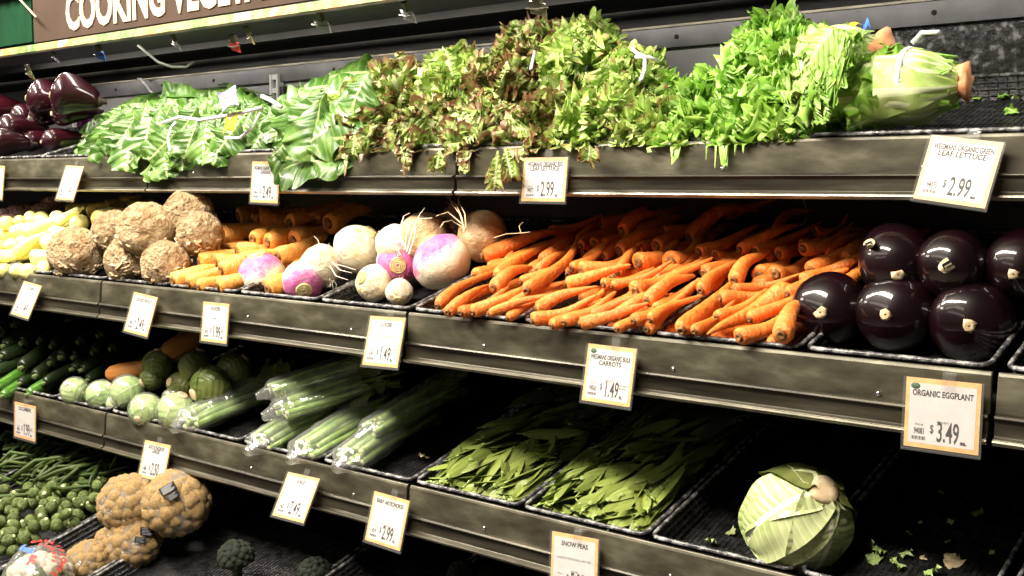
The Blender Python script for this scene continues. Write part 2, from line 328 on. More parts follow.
# ================================================================== THE CASE
SECT = [(-3.88, -3.0), (-3.0, -2.12), (-2.12, -1.24), (-1.24, -.36), (-.36, .52)]
def extr(prof, x0, x1, jag=0):
    """closed (y, z) outline extruded along x"""
    n = len(prof); V = [(x0, y, z) for y, z in prof] + [(x1, y, z) for y, z in prof]
    F = [(i, (i + 1) % n, n + (i + 1) % n, n + i) for i in range(n)] + [tuple(range(n - 1, -1, -1)), tuple(range(n, 2 * n))]
    return V, F
SN = ['far left', 'left', 'centre left', 'centre right', 'right']
LN = {'top': 'top shelf of leafy greens', 'mid': 'middle shelf of root vegetables', 'bot': 'lower shelf of peas and cabbages', 'base': 'bottom well shelf'}
for lev in LEV:
    Y0, Z0 = LEV[lev]
    for k, (x0, x1) in enumerate(SECT):
        if lev == 'base' and k > 3: pass
        t = empty('display_shelf', ((x0 + x1) / 2, Y0, Z0), '%s section of the metal %s' % (SN[k], LN[lev]), 'shelf', 'metal shelves of the produce case')
        a, b = x0 - t.location.x + .003, x1 - t.location.x - .003; off = .0015 * ((k * 2 + len(lev)) % 3)
        L = (BACK - Y0 - .004) / cos(SL)
        zb = -.042
        deck = extr([(.0, zb - .004), (.0, zb), (BACK - Y0 - .004, zb + (BACK - Y0 - .004) * TS), (BACK - Y0 - .004, zb - .012 + (BACK - Y0 - .004) * TS), (.004, zb - .016)], a, b)
        obj('deck', mesh('deck', deck, 'deck_black', False), t)
        lip = extr([(-.004, -.006), (-.002, -.002), (.002, -.002), (.002, -.05), (.0, -.058), (-.003, -.058), (-.0055 - off, -.046)], a, b)
        me = mesh('front_lip', lip, 'case_metal', False); o = obj('front_lip', me, t); bv = o.modifiers.new('b', 'BEVEL'); bv.width = .0012; bv.segments = 2
        rail = extr([(-.004, -.046), (-.012, -.047), (-.0145, -.050), (-.010, -.054), (-.010, -.070), (-.015, -.073), (-.012, -.0785), (.003, -.0785), (.003, -.052)], a, b)
        o = obj('price_rail', mesh('price_rail', rail, 'rail_metal', False), t); bv = o.modifiers.new('b', 'BEVEL'); bv.width = .0008; bv.segments = 2
        obj('rail_edge', mesh('rail_edge', extr([(-.0155, -.0735), (-.0165, -.0755), (-.0135, -.0795), (-.011, -.079), (-.012, -.0745)], a, b), 'rail_edge', False), t)  # paler strip: edge highlight put into the colour
        for q in (.18, .55, .86):
            obj('screw', mesh('screw', lathe([(0, .0035), (.0015, .0033), (.003, .0015)], 10), 'chrome'), t, Matrix.Translation((a + (b - a) * q, -.0045, -.040)) @ Matrix.Rotation(radians(92), 4, 'X'))
# back of the case behind each shelf level
pv = join([box(-4.2, 2.4, BACK, BACK + .02, EYE - .9, EYE + .02)]); structure('wall_back_lower', mesh('lining', pv, 'case_dark', False))
bk = empty('back_panel', (-1, BACK, EYE + .05), 'pale steel back panel with a slotted top rail behind the leafy greens', 'panel')
obj('panel', mesh('panel', box(-3.2, .19, 0, .016, -.03, .182), 'back_panel', False), bk)
obj('panel', mesh('panel', box(.195, 3.0, 0, .016, -.03, .182), mat('panel_wet', [(0.45, (.010, .010, .010)), (0.54, (.05, .05, .05)), (0.66, (.36, .36, .36))], rough=.2, scale=60, detail=10, bs=.7, bscale=70), False), bk, label='dark wet speckled panel')
obj('top_rail', mesh('top_rail', box(-3.2, 3.0, -.012, .016, .182, .216), 'back_rail', False), bk)
obj('rail_edge', mesh('rail_edge', box(-3.2, 3.0, -.016, .016, .2165, .2205), 'rail_edge', False), bk)  # pale strip paints the highlight along the rail's top
for i in range(12): obj('rail_hole', mesh('rail_hole', lathe([(0, .004), (.001, .004)], 10), 'deck_black'), bk, Matrix.Translation((-2.05 + i * .22 + .03, -.0125, .199)) @ Matrix.Rotation(pi / 2, 4, 'X'))
for i in range(9):
    for dx in (0, .012): obj('slot', mesh('slot', box(-.001, .001, -.001, 0, -.008, .008), 'deck_black', False), bk, Matrix.Translation((-1.92 + i * .20 + dx, -.0005, .135)))
for i, X in enumerate((-3.0, -2.12, -1.24, -.36)):
    u = empty('shelf_upright', (X, BACK - .014, EYE + .14), ['far left', 'second', 'third', 'right hand'][i] + ' slotted steel upright against the back panel', 'upright', 'slotted shelf uprights')
    fr = []
    for sx in (-1, 1): fr.append(box(sx * .012 - .003, sx * .012 + .003, -.006, .012, -.12, .11))
    for j in range(8): fr.append(box(-.012, .012, -.004, .004, -.12 + j * .031, -.108 + j * .031))
    obj('channel', mesh('channel', join(fr), 'white_steel', False), u)
    obj('shadow_gap', mesh('shadow_gap', box(.016, .03, -.002, .013, -.12, .08), 'case_dark', False), u)

# canopy shelf over the greens, with its printed strip, sign board, clips and cable
CY, CZ = .20, EYE + .322
cp = empty('canopy_shelf', (-1, CY, CZ), 'dark top canopy shelf with a printed price strip along its front', 'shelf')
obj('deck', mesh('deck', extr([(0, .0), (0, .006), (BACK + .1 - CY, .03), (BACK + .1 - CY, .0), (.25, .004), (.24, -.004), (.21, -.004), (.20, .003)], -3.2, 3), 'deck_black', False), cp)
obj('price_strip', mesh('price_strip', extr([(-.006, -.001), (-.010, .001), (-.007, .018), (-.003, .018)], -2.41, 3), 'strip_print', False), cp, label='strip printed with green, yellow and orange produce pictures')
obj('price_strip', mesh('price_strip', extr([(-.006, -.001), (-.010, .001), (-.007, .018), (-.003, .018)], -3.2, -2.414), 'strip_white', False), cp, label='plain white left end of the strip')
obj('strip_edge', mesh('strip_edge', extr([(-.012, -.004), (-.013, -.002), (-.003, -.002), (-.003, -.004)], -3.2, 3), 'rail_edge', False), cp)
obj('rib', mesh('rib', extr([(.16, -.012), (.16, .01), (.17, .01), (.17, -.012)], -3.2, 3), 'case_dark', False), cp)
# sign board
p0 = onY(33, 50, CY - .002); SX0 = p0[0]
sg = empty('sign_board', (SX0, CY + .004, CZ + .024), 'brown sign board with cream lettering standing on the canopy shelf', 'sign')
obj('board', mesh('board', box(0, 2.6, -.002, .008, 0, .30), 'sign_brown', False), sg)
def text(s, size, name, m, parent, mtx, align='CENTER', ext=.0004, sx=1.0, bold=0):
    c = bpy.data.curves.new(name, 'FONT'); c.body = s; c.size = size; c.align_x = align; c.extrude = ext; c.offset = bold; c.resolution_u = 3
    c.materials.append(MATS[m]); q = bpy.data.objects.new('lettering_source', c); me = bpy.data.meshes.new_from_object(q); bpy.data.objects.remove(q); me.name = name
    if not me.materials: me.materials.append(MATS[m])
    o = bpy.data.objects.new(name, me); C.objects.link(o); o.parent = parent; o.matrix_local = mtx @ Matrix.Diagonal((sx, 1, 1, 1)); return o
RX = Matrix.Rotation(pi / 2, 4, 'X')
a = onY(66, 24, CY) ; b = onY(265, 0, CY)
text('COOKING VEGETABLES', .118, 'lettering', 'letter_cream', sg, Matrix.Translation((a[0] - SX0, -.0035, a[2] - CZ - .037)) @ RX, 'LEFT', .001, .735, .0042)
# green pleated crate with a brown rim at the far left of the canopy
gl_ = onY(31, 52, CY)
gc = empty('green_bin', (gl_[0] - .16, CY + .07, CZ + .03), 'green pleated display bin with a wooden rim at the left end of the canopy', 'bin')
V = []; F = []; N = 96
for j, (s, z) in enumerate(((.92, 0), (1, .125))):
    for k in range(N):
        t = k / N; q = int(t * 4); u = t * 4 - q; cx = [(-1 + 2 * u, -1), (1, -1 + 2 * u), (1 - 2 * u, 1), (-1, 1 - 2 * u)][q]
        rr = 1 + (.035 if k % 4 < 2 else 0); V.append((cx[0] * .15 * s * rr, cx[1] * .06 * s * rr, z))
for k in range(N): F.append((k, (k + 1) % N, N + (k + 1) % N, N + k))
F.append(tuple(range(N)))
obj('bin', mesh('bin', (V, F), 'bin_green', False), gc); obj('rim', mesh('rim', join([box(-.165, .165, -.075, -.06, .12, .17), box(-.165, .165, .06, .075, .12, .17), box(-.165, -.15, -.06, .06, .12, .17), box(.15, .165, -.06, .06, .12, .17)]), 'crate_wood', False), gc)
obj('rim_edge', mesh('rim_edge', box(-.167, .167, -.077, -.074, .117, .123), 'tie_white', False), gc)
st = onY(24, 4, CY - .01); en = onY(36, 17, CY - .02)
tag(obj('plant_stick', mesh('plant_stick', tube([st + (en - st) * q for q in (-.8, 0, .5, 1)], .0025), 'root_fibre')), 'thin pale stick hanging beside the green bin', 'stick')
# spare ticket clips hanging below the strip
for i, (px, py, m, w, d) in enumerate([(30, 74, 'strip_print', .045, 'yellow and white'), (55, 57, 'ink_grey', .04, 'grey'), (100, 55, 'logo_blue', .035, 'blue and grey'), (176, 44, 'ink_grey', .05, 'slim grey'),
                                  (235, 46, 'logo_red', .03, 'red and white'), (322, 25, 'ink_grey', .05, 'grey-green'), (408, 15, 'ink_grey', .055, 'pale grey'), (538, 8, 'rail_edge', .035, 'bare metal'), (250, 38, 'strip_print', .03, 'printed')]):
    p = onY(px, py, CY + .03); c = empty('ticket_clip', p, '%s ticket clip under the canopy strip, %s from the left' % (d, ORD[i]), 'clip', 'spare clips under the canopy', rot=(.5, .25, random.uniform(-.4, .4)))
    obj('card', mesh('card', box(-w / 2, w / 2, -.001, .001, -.012, .010), m, False), c)
    obj('jaw', mesh('jaw', join([box(-.008, .008, -.003, .006, .008, .024), tube([(-w * .7, -.002, -.004), (0, -.005, 0), (w * .7, -.002, .006)], .0015, 5)]), 'case_metal', False), c)
ptx = [(138, 45), (146, 52), (158, 62), (172, 67), (186, 67), (194, 62)]
tag(obj('cable', mesh('cable', tube([onY(x, y, CY + .06 + i * .02) for i, (x, y) in enumerate(ptx)], .0035, 8), 'cable_grey')), 'grey cable looping down below the canopy strip', 'cable')
tag(obj('wire_hook', mesh('wire_hook', tube([onY(*q, BACK - .03) for q in [(138, 79), (141, 79), (147, 86), (150, 91), (153, 93)]], .003, 8), 'white_steel')), 'white bent wire hook on the back panel left of the greens', 'hook')

# ================================================================== TRAYS
def tray_parts(w, l, d=.034, slots=True):
    ins = .012; rr = .012; rim = []
    def rrect(x0, x1, y0, y1, r, z, n=5):
        P = []
        for cx, cy, a0 in ((x1 - r, y0 + r, -90), (x1 - r, y1 - r, 0), (x0 + r, y1 - r, 90), (x0 + r, y0 + r, 180)):
            for k in range(n): a = radians(a0 + 90 * k / (n - 1)); P.append((cx + r * cos(a), cy + r * sin(a), z))
        return P
    top = rrect(.004, w - .004, 0, l, rr, 0); rim = tube(top, .0032, 6, True)
    bars = []
    for q in (.28, .55, .8): bars.append(tube(rrect(.004 + ins * q, w - .004 - ins * q, ins * q, l - ins * q, rr, -d * q), .0022, 4, True))
    wall = []
    bot = rrect(.004 + ins, w - .004 - ins, ins, l - ins, rr, -d); n = len(top)
    wv = top + bot; wf = [(i, (i + 1) % n, n + (i + 1) % n, n + i) for i in range(n)]
    stp = .014
    for k in range(int((l - .02) / stp)):
        y = .012 + k * stp
        for x, s in ((.0045, 1), (w - .0045, -1)): wall.append(tube([(x, y, -.001), (x + s * ins * .9, y + .009, -d * .95)], .0017, 4))
    for k in range(int((w - .02) / stp)):
        x = .012 + k * stp
        for y, s in ((.0005, 1), (l - .0005, -1)): wall.append(tube([(x, y, -.001), (x + .006, y + s * ins * .9, -d * .95)], .0017, 4))
    floor = []
    for k in range(int((w - .035) / .008)): x = .019 + k * .008; floor.append(box(x - .0022, x + .0022, ins, l - ins, -d - .001, -d + .0012))
    for k in range(int((l - .03) / .03)): y = .02 + k * .03; floor.append(box(ins, w - ins, y, y + .003, -d - .001, -d + .002))
    return (mesh('rim', rim, 'tray_rim'), mesh('basket', join([(wv, wf + [tuple(range(2 * n - 1, n - 1, -1))])] + bars + wall + floor), 'tray_black', False))
TM = {}
def tray(lev, x0, x1, label, s0=.008, l=None):
    Y0, Z0 = LEV[lev]
    if l is None: l = (BACK - Y0 - .025) / cos(SL) - s0
    key = (round(x1 - x0, 3), round(l, 3))
    if key not in TM: TM[key] = tray_parts(*key)
    p = np.array([x0, Y0, Z0]) + SDIR * s0
    t = empty('produce_tray', p, label, 'tray', 'black ribbed produce trays', rot=(SL, 0, 0))
    obj('rim', TM[key][0], t); obj('basket', TM[key][1], t)
XS = [-.36 - .22 * i for i in range(0, 13)]
ml = {0: 'under the dark eggplants', 1: 'with the right hand carrots', 2: 'with the middle carrots', 3: 'with the left hand carrots', 4: 'under the turnips beside the carrots', 5: 'with the purple turnips', 6: 'with the golden carrots', 7: 'with the right hand celeriac', 8: 'with the left hand celeriac', 9: 'under the yellow squash', 10: 'at the far left with yellow squash'}
bl = {0: 'holding only leaf scraps at the lower right', 1: 'with the single cabbage', 2: 'with the right hand snow peas', 3: 'with the left hand snow peas', 4: 'left empty beside the bagged stalks', 5: 'with the bagged green stalks', 6: 'with the small wrapped cabbages', 7: 'with small cabbages and orange squash', 8: 'with lit zucchini', 9: 'with shaded zucchini', 10: 'with zucchini at the far left'}
mid_edges = [-.365, -.585, -.80, -1.02, -1.24, -1.46, -1.68, -1.90, -2.12, -2.34, -2.56, -2.78]
for i in range(11):
    tray('mid', mid_edges[i + 1] + .001, mid_edges[i] - .001, 'black ribbed tray on the middle shelf ' + ml[i].replace('under the dark', 'under the glossy dark'))
    tray('bot', mid_edges[i + 1] + .001, mid_edges[i] - .001, 'black ribbed tray on the lower shelf ' + bl[i])
tray('mid', -.355, -.14, 'wet black ribbed tray at the right edge of the middle shelf')
tray('bot', -.355, -.14, 'black ribbed tray at the right edge of the lower shelf')
for x0, x1, d in ((-.88, -.36, 'under the banded green lettuce'), (-.355, .16, 'empty but for scraps right of the lettuce'), (-1.24, -.885, 'under the curly lettuce'), (-2.60, -2.12, 'under the leafy greens'), (-3.1, -2.605, 'under the purple eggplants'), (-2.115, -1.245, 'under the red leaf lettuce')):
    tray('top', x0, x1, 'black ribbed tray on the top shelf ' + d)
for i, (x0, x1, d) in enumerate(((-2.56, -2.12, 'with brussels sprouts'), (-2.12, -1.90, 'with wrapped cauliflower'), (-3.0, -2.565, 'with green beans'), (-1.895, -1.46, 'with dark broccoli'), (-1.455, -1.24, 'in the dark right of the broccoli'), (-1.235, -.8, 'in the dark below the snow peas'))):
    tray('base', x0, x1, 'black ribbed tray in the bottom well ' + d)
# ================================================================== PRODUCE
def variants(kind, n, fn): return [fn(i) for i in range(n)]
def put(name, var, A, B, r, label, cat, group=None, roll=None, extra=None, sz=None):
    M_ = frame(A, B, roll, r, sz); put.last = M_
    o = obj(name, var[0][1], None, M_); tag(o, label, cat, group)
    for cn, cm in var[1:]: obj(cn, cm, o)
    return o
# ---- carrots (unit radius, unit length; crown at z=0)
def carrot_var(seed, golden=False, bend=None, blunt=.35):
    rn = random.Random(seed); b = bend if bend is not None else rn.uniform(-.9, .9)
    pf = [(0, .12), (.002, .30), (.008, .50), (.015, .74), (.03, .90), (.06, .99), (.12, 1.0)]
    for q in np.linspace(.18, .96, 16):
        w = (1 - q) * (1 - blunt) + blunt if q < .85 else None
        base = 1.0 - (1 - blunt) * (q - .12) / .84
        pf.append((q, base * (1 + .035 * sin(q * 60 + seed)) * (1 if q < .9 else .8)))
    pf += [(.985, blunt * .45), (1.0, .06)]
    body = lathe(pf, 14, b, .10, 1.3, seed, .12)
    stub = lathe([(.0, .04), (-.012, .20), (-.020, .34), (-.012, .44), (.006, .54)], 12)
    return [('body', mesh('carrot', body, 'golden_carrot' if golden else 'carrot')), ('crown', mesh('crown', stub, 'carrot_crown'))]
CV = [carrot_var(i) for i in range(7)]; CL = [carrot_var(20 + i, bend=q, blunt=.22) for i, q in enumerate((1.6, -1.4, .5))]
GC = [carrot_var(40 + i, True, rn_, .4) for i, rn_ in enumerate((.2, -.3, .1))]
# crop A: origin (400,190) scale 4 ; crop B: origin (600,200) scale 4
ca = [(330, 265, 690, 150, 28, 1), (300, 345, 430, 265, 24), (150, 465, 395, 320, 22), (425, 290, 520, 240, 19), (190, 490, 340, 385, 22), (375, 345, 650, 190, 24, 1), (385, 402, 510, 318, 28), (240, 490, 380, 410, 23),
      (290, 490, 520, 385, 24), (358, 502, 500, 470, 17), (425, 500, 520, 455, 18), (432, 455, 560, 400, 22), (480, 362, 640, 298, 19), (512, 428, 720, 215, 27, 2), (720, 215, 870, 125, 20, 1), (575, 290, 700, 190, 24),
      (545, 325, 610, 285, 18), (700, 200, 850, 90, 14, 1), (778, 215, 860, 150, 20), (800, 250, 860, 210, 19), (742, 272, 800, 240, 18), (600, 170, 700, 140, 18),
      (722, 325, 880, 265, 32), (875, 192, 975, 150, 30), (872, 242, 940, 215, 33), (942, 235, 1010, 205, 24), (978, 188, 1060, 140, 33), (962, 305, 1030, 262, 34), (665, 378, 800, 352, 25), (540, 468, 800, 395, 25, 1),
      (800, 385, 940, 320, 22), (865, 330, 930, 262, 20), (530, 530, 720, 470, 26), (600, 535, 700, 480, 22), (808, 465, 925, 395, 32), (932, 410, 1040, 340, 34), (860, 500, 960, 450, 26), (990, 458, 1060, 420, 28), (720, 540, 850, 512, 24),
      (660, 540, 760, 488, 22), (868, 552, 950, 500, 20), (932, 538, 1030, 490, 25), (735, 455, 800, 390, 20), (850, 390, 1000, 340, 18), (995, 530, 1060, 495, 20), (690, 320, 780, 260, 20), (760, 500, 850, 470, 20)]
cb = [(232, 190, 320, 135, 30), (288, 255, 345, 205, 37), (333, 145, 640, 40, 32, 1), (398, 213, 640, 100, 27, 1), (235, 440, 400, 330, 30), (180, 495, 290, 410, 26), (400, 272, 475, 230, 24), (420, 292, 530, 240, 24),
      (398, 362, 530, 262, 26), (330, 515, 590, 215, 33, 2), (480, 402, 610, 365, 28), (530, 362, 810, 308, 20, 1), (735, 345, 420, 530, 39, 2), (555, 550, 740, 458, 32), (600, 482, 790, 400, 25), (720, 545, 790, 440, 38), (530, 332, 640, 262, 30),
      (638, 285, 690, 232, 36), (703, 292, 790, 228, 34), (470, 482, 580, 420, 22), (380, 525, 470, 450, 22), (842, 282, 930, 232, 30), (826, 342, 985, 268, 34), (985, 245, 1040, 215, 34), (740, 382, 810, 355, 26), (812, 222, 890, 180, 27),
      (560, 222, 820, 100, 22, 1), (620, 215, 900, 90, 23, 1), (700, 230, 960, 85, 24, 1), (800, 200, 1020, 100, 23, 1), (880, 195, 1040, 130, 22, 1), (460, 225, 620, 150, 22, 1), (0, 105, 90, 70, 20), (200, 95, 310, 30, 20), (255, 145, 500, 50, 20, 1),
      (500, 62, 700, -5, 20, 1), (300, 305, 370, 258, 21), (270, 345, 350, 300, 20), (980, 330, 1040, 290, 22), (1000, 300, 1040, 265, 20), (760, 420, 800, 390, 18), (120, 130, 210, 80, 22), (20, 170, 60, 150, 20), (700, 130, 860, 40, 20, 1), (850, 120, 1000, 60, 20, 1)]
items = []
for (L_, ox, oy) in ((ca, 400, 190), (cb, 600, 200)):
    for q in L_:
        x1, y1, x2, y2, r = q[:5]; f = q[5] if len(q) > 5 else 0
        A = pile(ox + x1 / 4, oy + y1 / 4, 'mid', .018, 19.5); B = pile(ox + x2 / 4, oy + y2 / 4, 'mid', .018, 19.5)
        zc = (A - CAM) @ FW; rr = r / 4 / FOC * zc * 1.22
        d = B - A; Lm = np.linalg.norm(d); want = max(Lm, .10 if f == 0 else Lm)
        if B[1] > A[1] or f: B = A + d / Lm * want
        else: B = A + d / Lm * want
        if B[1] > .45: B = A + (B - A) * (.45 - A[1]) / (B[1] - A[1])
        items.append((A, B, rr, f))
A, B = relax([i[0] for i in items], [i[1] for i in items], [i[2] * .9 for i in items], 'mid', 60, .9, .12)
# a lower layer seen through the gaps of the heap
px = [pj((a + b) / 2) for a, b in zip(A, B)]
trayname = lambda X: 'right' if X > -.80 else 'middle' if X > -1.02 else 'left'
for tn in ('left', 'middle', 'right'):
    ids = [i for i in range(len(items)) if trayname((A[i][0] + B[i][0]) / 2 if items[i][3] != 1 else A[i][0]) == tn]
    lab = ordinals([px[i] for i in ids], 3, ['back', 'middle', 'front'])
    for i, (row, od, n) in zip(ids, lab):
        f = items[i][3]; var = CL[i % 3] if f else CV[i % 7]
        put('carrot', var, A[i], B[i], items[i][2], 'orange carrot in the %s carrot tray, %s from left in its %s row' % (tn, od, row), 'carrot', 'loose orange carrots')
for k in range(16):
    x = -1.20 + k * .040; s = .03 + (k % 2) * .10
    a = np.array([x, 0, LEV['mid'][1]]) + SDIR * s + NRM * (-.018); b = a + np.array([.03, 0, 0]) + SDIR * .17
    put('carrot', CV[k % 7], a, b, .015, 'orange carrot under the carrot heap, %s from the left' % ORD[k], 'carrot', 'buried orange carrots')
    a2 = a + SDIR * .13 + NRM * .030; put('carrot', CV[(k + 3) % 7], a2, a2 + SDIR * .17 + np.array([.02, 0, 0]), .015, 'orange carrot deep at the back of the carrot heap, %s from the left' % ORD[k], 'carrot', 'back orange carrots')

# ---- golden carrots
gc_ = [(885, 382, 1010, 350, 36), (945, 430, 1030, 410, 36), (800, 482, 860, 470, 32), (770, 420, 850, 410, 32), (860, 478, 930, 460, 34), (690, 548, 790, 505, 34), (752, 560, 850, 520, 30), (792, 566, 880, 530, 26), (885, 522, 960, 490, 34), (870, 568, 950, 545, 30), (952, 292, 1040, 270, 36), (1015, 322, 1090, 300, 34),
       (960, 470, 1040, 445, 26), (1080, 380 + 5, 1130, 360, 30)]
gd = [(280, 332, 340, 300, 38), (228, 312, 270, 290, 27), (10, 320, 130, 335, 34), (145, 392, 230, 350, 38), (45, 412, 110, 385, 34), (85, 450, 150, 420, 34), (0, 410, 40, 380, 30), (140, 345, 220, 300, 30), (180, 290, 240, 265, 24)]
gi = []
for L_, ox, oy in ((gc_, 0, 144), (gd, 256, 144)):
    for x1, y1, x2, y2, r in L_:
        a = pile(ox + x1 / 4, oy + y1 / 4, 'mid', .008, 22); b = pile(ox + x2 / 4, oy + y2 / 4, 'mid', .008, 22); rr = r / 4 / FOC * ((a - CAM) @ FW) * 1.18
        d = b - a; d = d / np.linalg.norm(d) + np.array([0, 1.1, .25]); b = a + d / np.linalg.norm(d) * .12
        if b[1] > .44: b = a + (b - a) * (.44 - a[1]) / (b[1] - a[1])
        gi.append((a, b, rr))
A, B = relax([i[0] for i in gi], [i[1] for i in gi], [i[2] * .9 for i in gi], 'mid', 50, .9, .15)
lab = ordinals([pj(a) for a in A], 3, ['top', 'middle', 'bottom'])
for i in range(len(gi)):
    put('golden_carrot', GC[i % 3], A[i], B[i], gi[i][2], 'stubby golden carrot in the %s layer of its pile, %s from the left' % (lab[i][0], lab[i][1]), 'carrot', 'golden carrots')
for k in range(4, 7):
    a = np.array([-1.92 + k * .045, 0, LEV['mid'][1]]) + SDIR * (.05 + (k % 2) * .1) + NRM * -.01
    put('golden_carrot', GC[k % 3], a, a + SDIR * .13 + np.array([.02, 0, 0]), .021, 'golden carrot at the base of the golden pile, %s from the left' % ORD[k - 4], 'carrot', 'buried golden carrots')

# ---- globes: celeriac, turnips
def globe_var(seed, m, lump=.1, f=2.0, sq=.9, child=None):
    disp = lambda d: lump * noise.noise(Vector((d.x * f + seed * 5, d.y * f, d.z * f))) + lump * .35 * noise.noise(Vector((d.x * f * 4, d.y * f * 4 + seed, d.z * f * 4)))
    v = [('body', mesh('body', sphere(1, 40, 28, disp, sc=(1, 1, sq)), m))]
    return v + (child(seed) if child else [])
def fibre(seed, n, r0, r1, ln, m, name, base=(0, 0, -.8), spread=.5, th=.02):
    rn = random.Random(seed); P = []
    for i in range(n):
        p = np.array([rn.uniform(-spread, spread), rn.uniform(-spread, spread), base[2]]); d = np.array([rn.uniform(-.6, .6), rn.uniform(-.6, .6), -1.0]); pts = [p]
        for k in range(8): d = d + np.array([rn.uniform(-.5, .5) for _ in range(3)]); d /= np.linalg.norm(d); p = p + d * ln / 8; pts.append(p)
        P.append(tube(pts, [th * (1 - .1 * k) for k in range(9)], 5))
    return (name, mesh(name, join(P), m))
def cel_child(s):
    rn = random.Random(s); P = []
    for i in range(46):                      # knotted rootlets over the lower half
        th = rn.uniform(1.5, 2.7); ph = rn.uniform(0, 6.28); pts = []
        for k in range(7):
            th += rn.uniform(-.10, .12); ph += rn.uniform(-.16, .16); d = np.array([sin(th) * cos(ph), sin(th) * sin(ph), cos(th) * .92]); pts.append(d * (1.0 + rn.uniform(-.01, .05)))
        P.append(tube(pts, [.035, .045, .04, .04, .035, .03, .012], 5))
    return [('rootlets', mesh('rootlets', join(P), 'root_fibre'))]
CE = [globe_var(i, 'celeriac', .10, 2.2, .93, cel_child) for i in range(4)]
for x, y, r, lift, lb in [(77, 253, 28, .0, 'front celeriac beside the yellow squash'), (131, 259, 26, .0, 'middle celeriac of the front row'), (166, 264, 25, .0, 'front celeriac touching the golden carrots'),
                          (114, 231, 20, .045, 'celeriac half hidden at the back left of the pile'), (146, 230, 26, .055, 'large round celeriac sitting highest in the pile'), (200, 234, 22, .04, 'celeriac behind the golden carrots, right side of pile'), (188, 215, 23, .065, 'shaded brown celeriac at the very back')]:
    zc = (at(x, y, 'mid', .03) - CAM) @ FW; rr = r / FOC * zc; p = at(x, y, 'mid', max(FLOOR_H + rr, rr * .55) + lift)
    d = np.array([random.uniform(-.3, .3), -.2, 1.0]); d /= np.linalg.norm(d)
    v = CE[random.randrange(4)]; o = put('celeriac', v, p, p + d, rr, 'knobbly beige ' + lb, 'celeriac', 'celeriac roots', sz=rr)

def turnip_mat():
    m, nt, b = nodes('turnip'); L = nt.links; t = nt.nodes.new('ShaderNodeTexCoord'); sp = nt.nodes.new('ShaderNodeSeparateXYZ'); L.new(t.outputs['Object'], sp.inputs[0])
    n = tex_noise(nt, 1.6, 4); ad = nt.nodes.new('ShaderNodeMath'); ad.operation = 'MULTIPLY_ADD'; ad.inputs[1].default_value = 1.6; L.new(n, ad.inputs[0]); L.new(sp.outputs[2], ad.inputs[2])
    mr = nt.nodes.new('ShaderNodeMapRange'); mr.inputs[1].default_value = -.5; mr.inputs[2].default_value = 2.2; L.new(ad.outputs[0], mr.inputs[0])
    c = ramp(nt, mr.outputs[0], [(.3, (.90, .78, .54)), (.50, (.92, .82, .64)), (.58, (.82, .40, .56)), (.70, (.60, .12, .33)), (.9, (.72, .30, .46))]); L.new(c, b.inputs['Base Color']); b.inputs['Roughness'].default_value = .45
    bump(nt, b, tex_noise(nt, 7, 5), .3, .05); MATS['turnip'] = m
turnip_mat()
mat('turnip_pale', [(0.3, (.62, .42, .18)), (0.40, (.86, .72, .46)), (0.55, (.92, .82, .60)), (0.68, (.90, .62, .60)), (.8, (.80, .40, .48))], rough=.5, scale=1.4, bs=.4, bscale=4, bd=.06, detail=6)
mat('turnip_dark', [(0.3, (.40, .24, .10)), (0.6, (.60, .44, .24)), (0.8, (.66, .40, .34))], rough=.5, scale=1.4, bs=.3, bscale=4, bd=.06)  # darker turnip copy with the shade at the back painted in
def tc(s):
    rings = []
    for k, r in enumerate((.34, .26, .18, .10)): rings.append(tube([(r * cos(a) , r * sin(a), .90 + .015 * k) for a in np.linspace(0, 2 * pi, 20, endpoint=False)], .035, 5, True))
    return [('crown', mesh('crown', join([lathe([(.80, .40), (.885, .38), (.90, .30), (.905, .02)], 18)] + rings), 'carrot_crown_pale')), fibre(s, 5, 0, 0, .7, 'root_white', 'taproot', (0, 0, -.84), .08, .035)]
mat('carrot_crown_pale', [(0.3, (.50, .36, .12)), (0.7, (.80, .70, .34))], rough=.6, scale=6)
TV = {k: [globe_var(i + 3, m, .07, 1.6, .93, tc) for i in range(3)] for k, m in (('p', 'turnip'), ('w', 'turnip_pale'), ('d', 'turnip_dark'))}
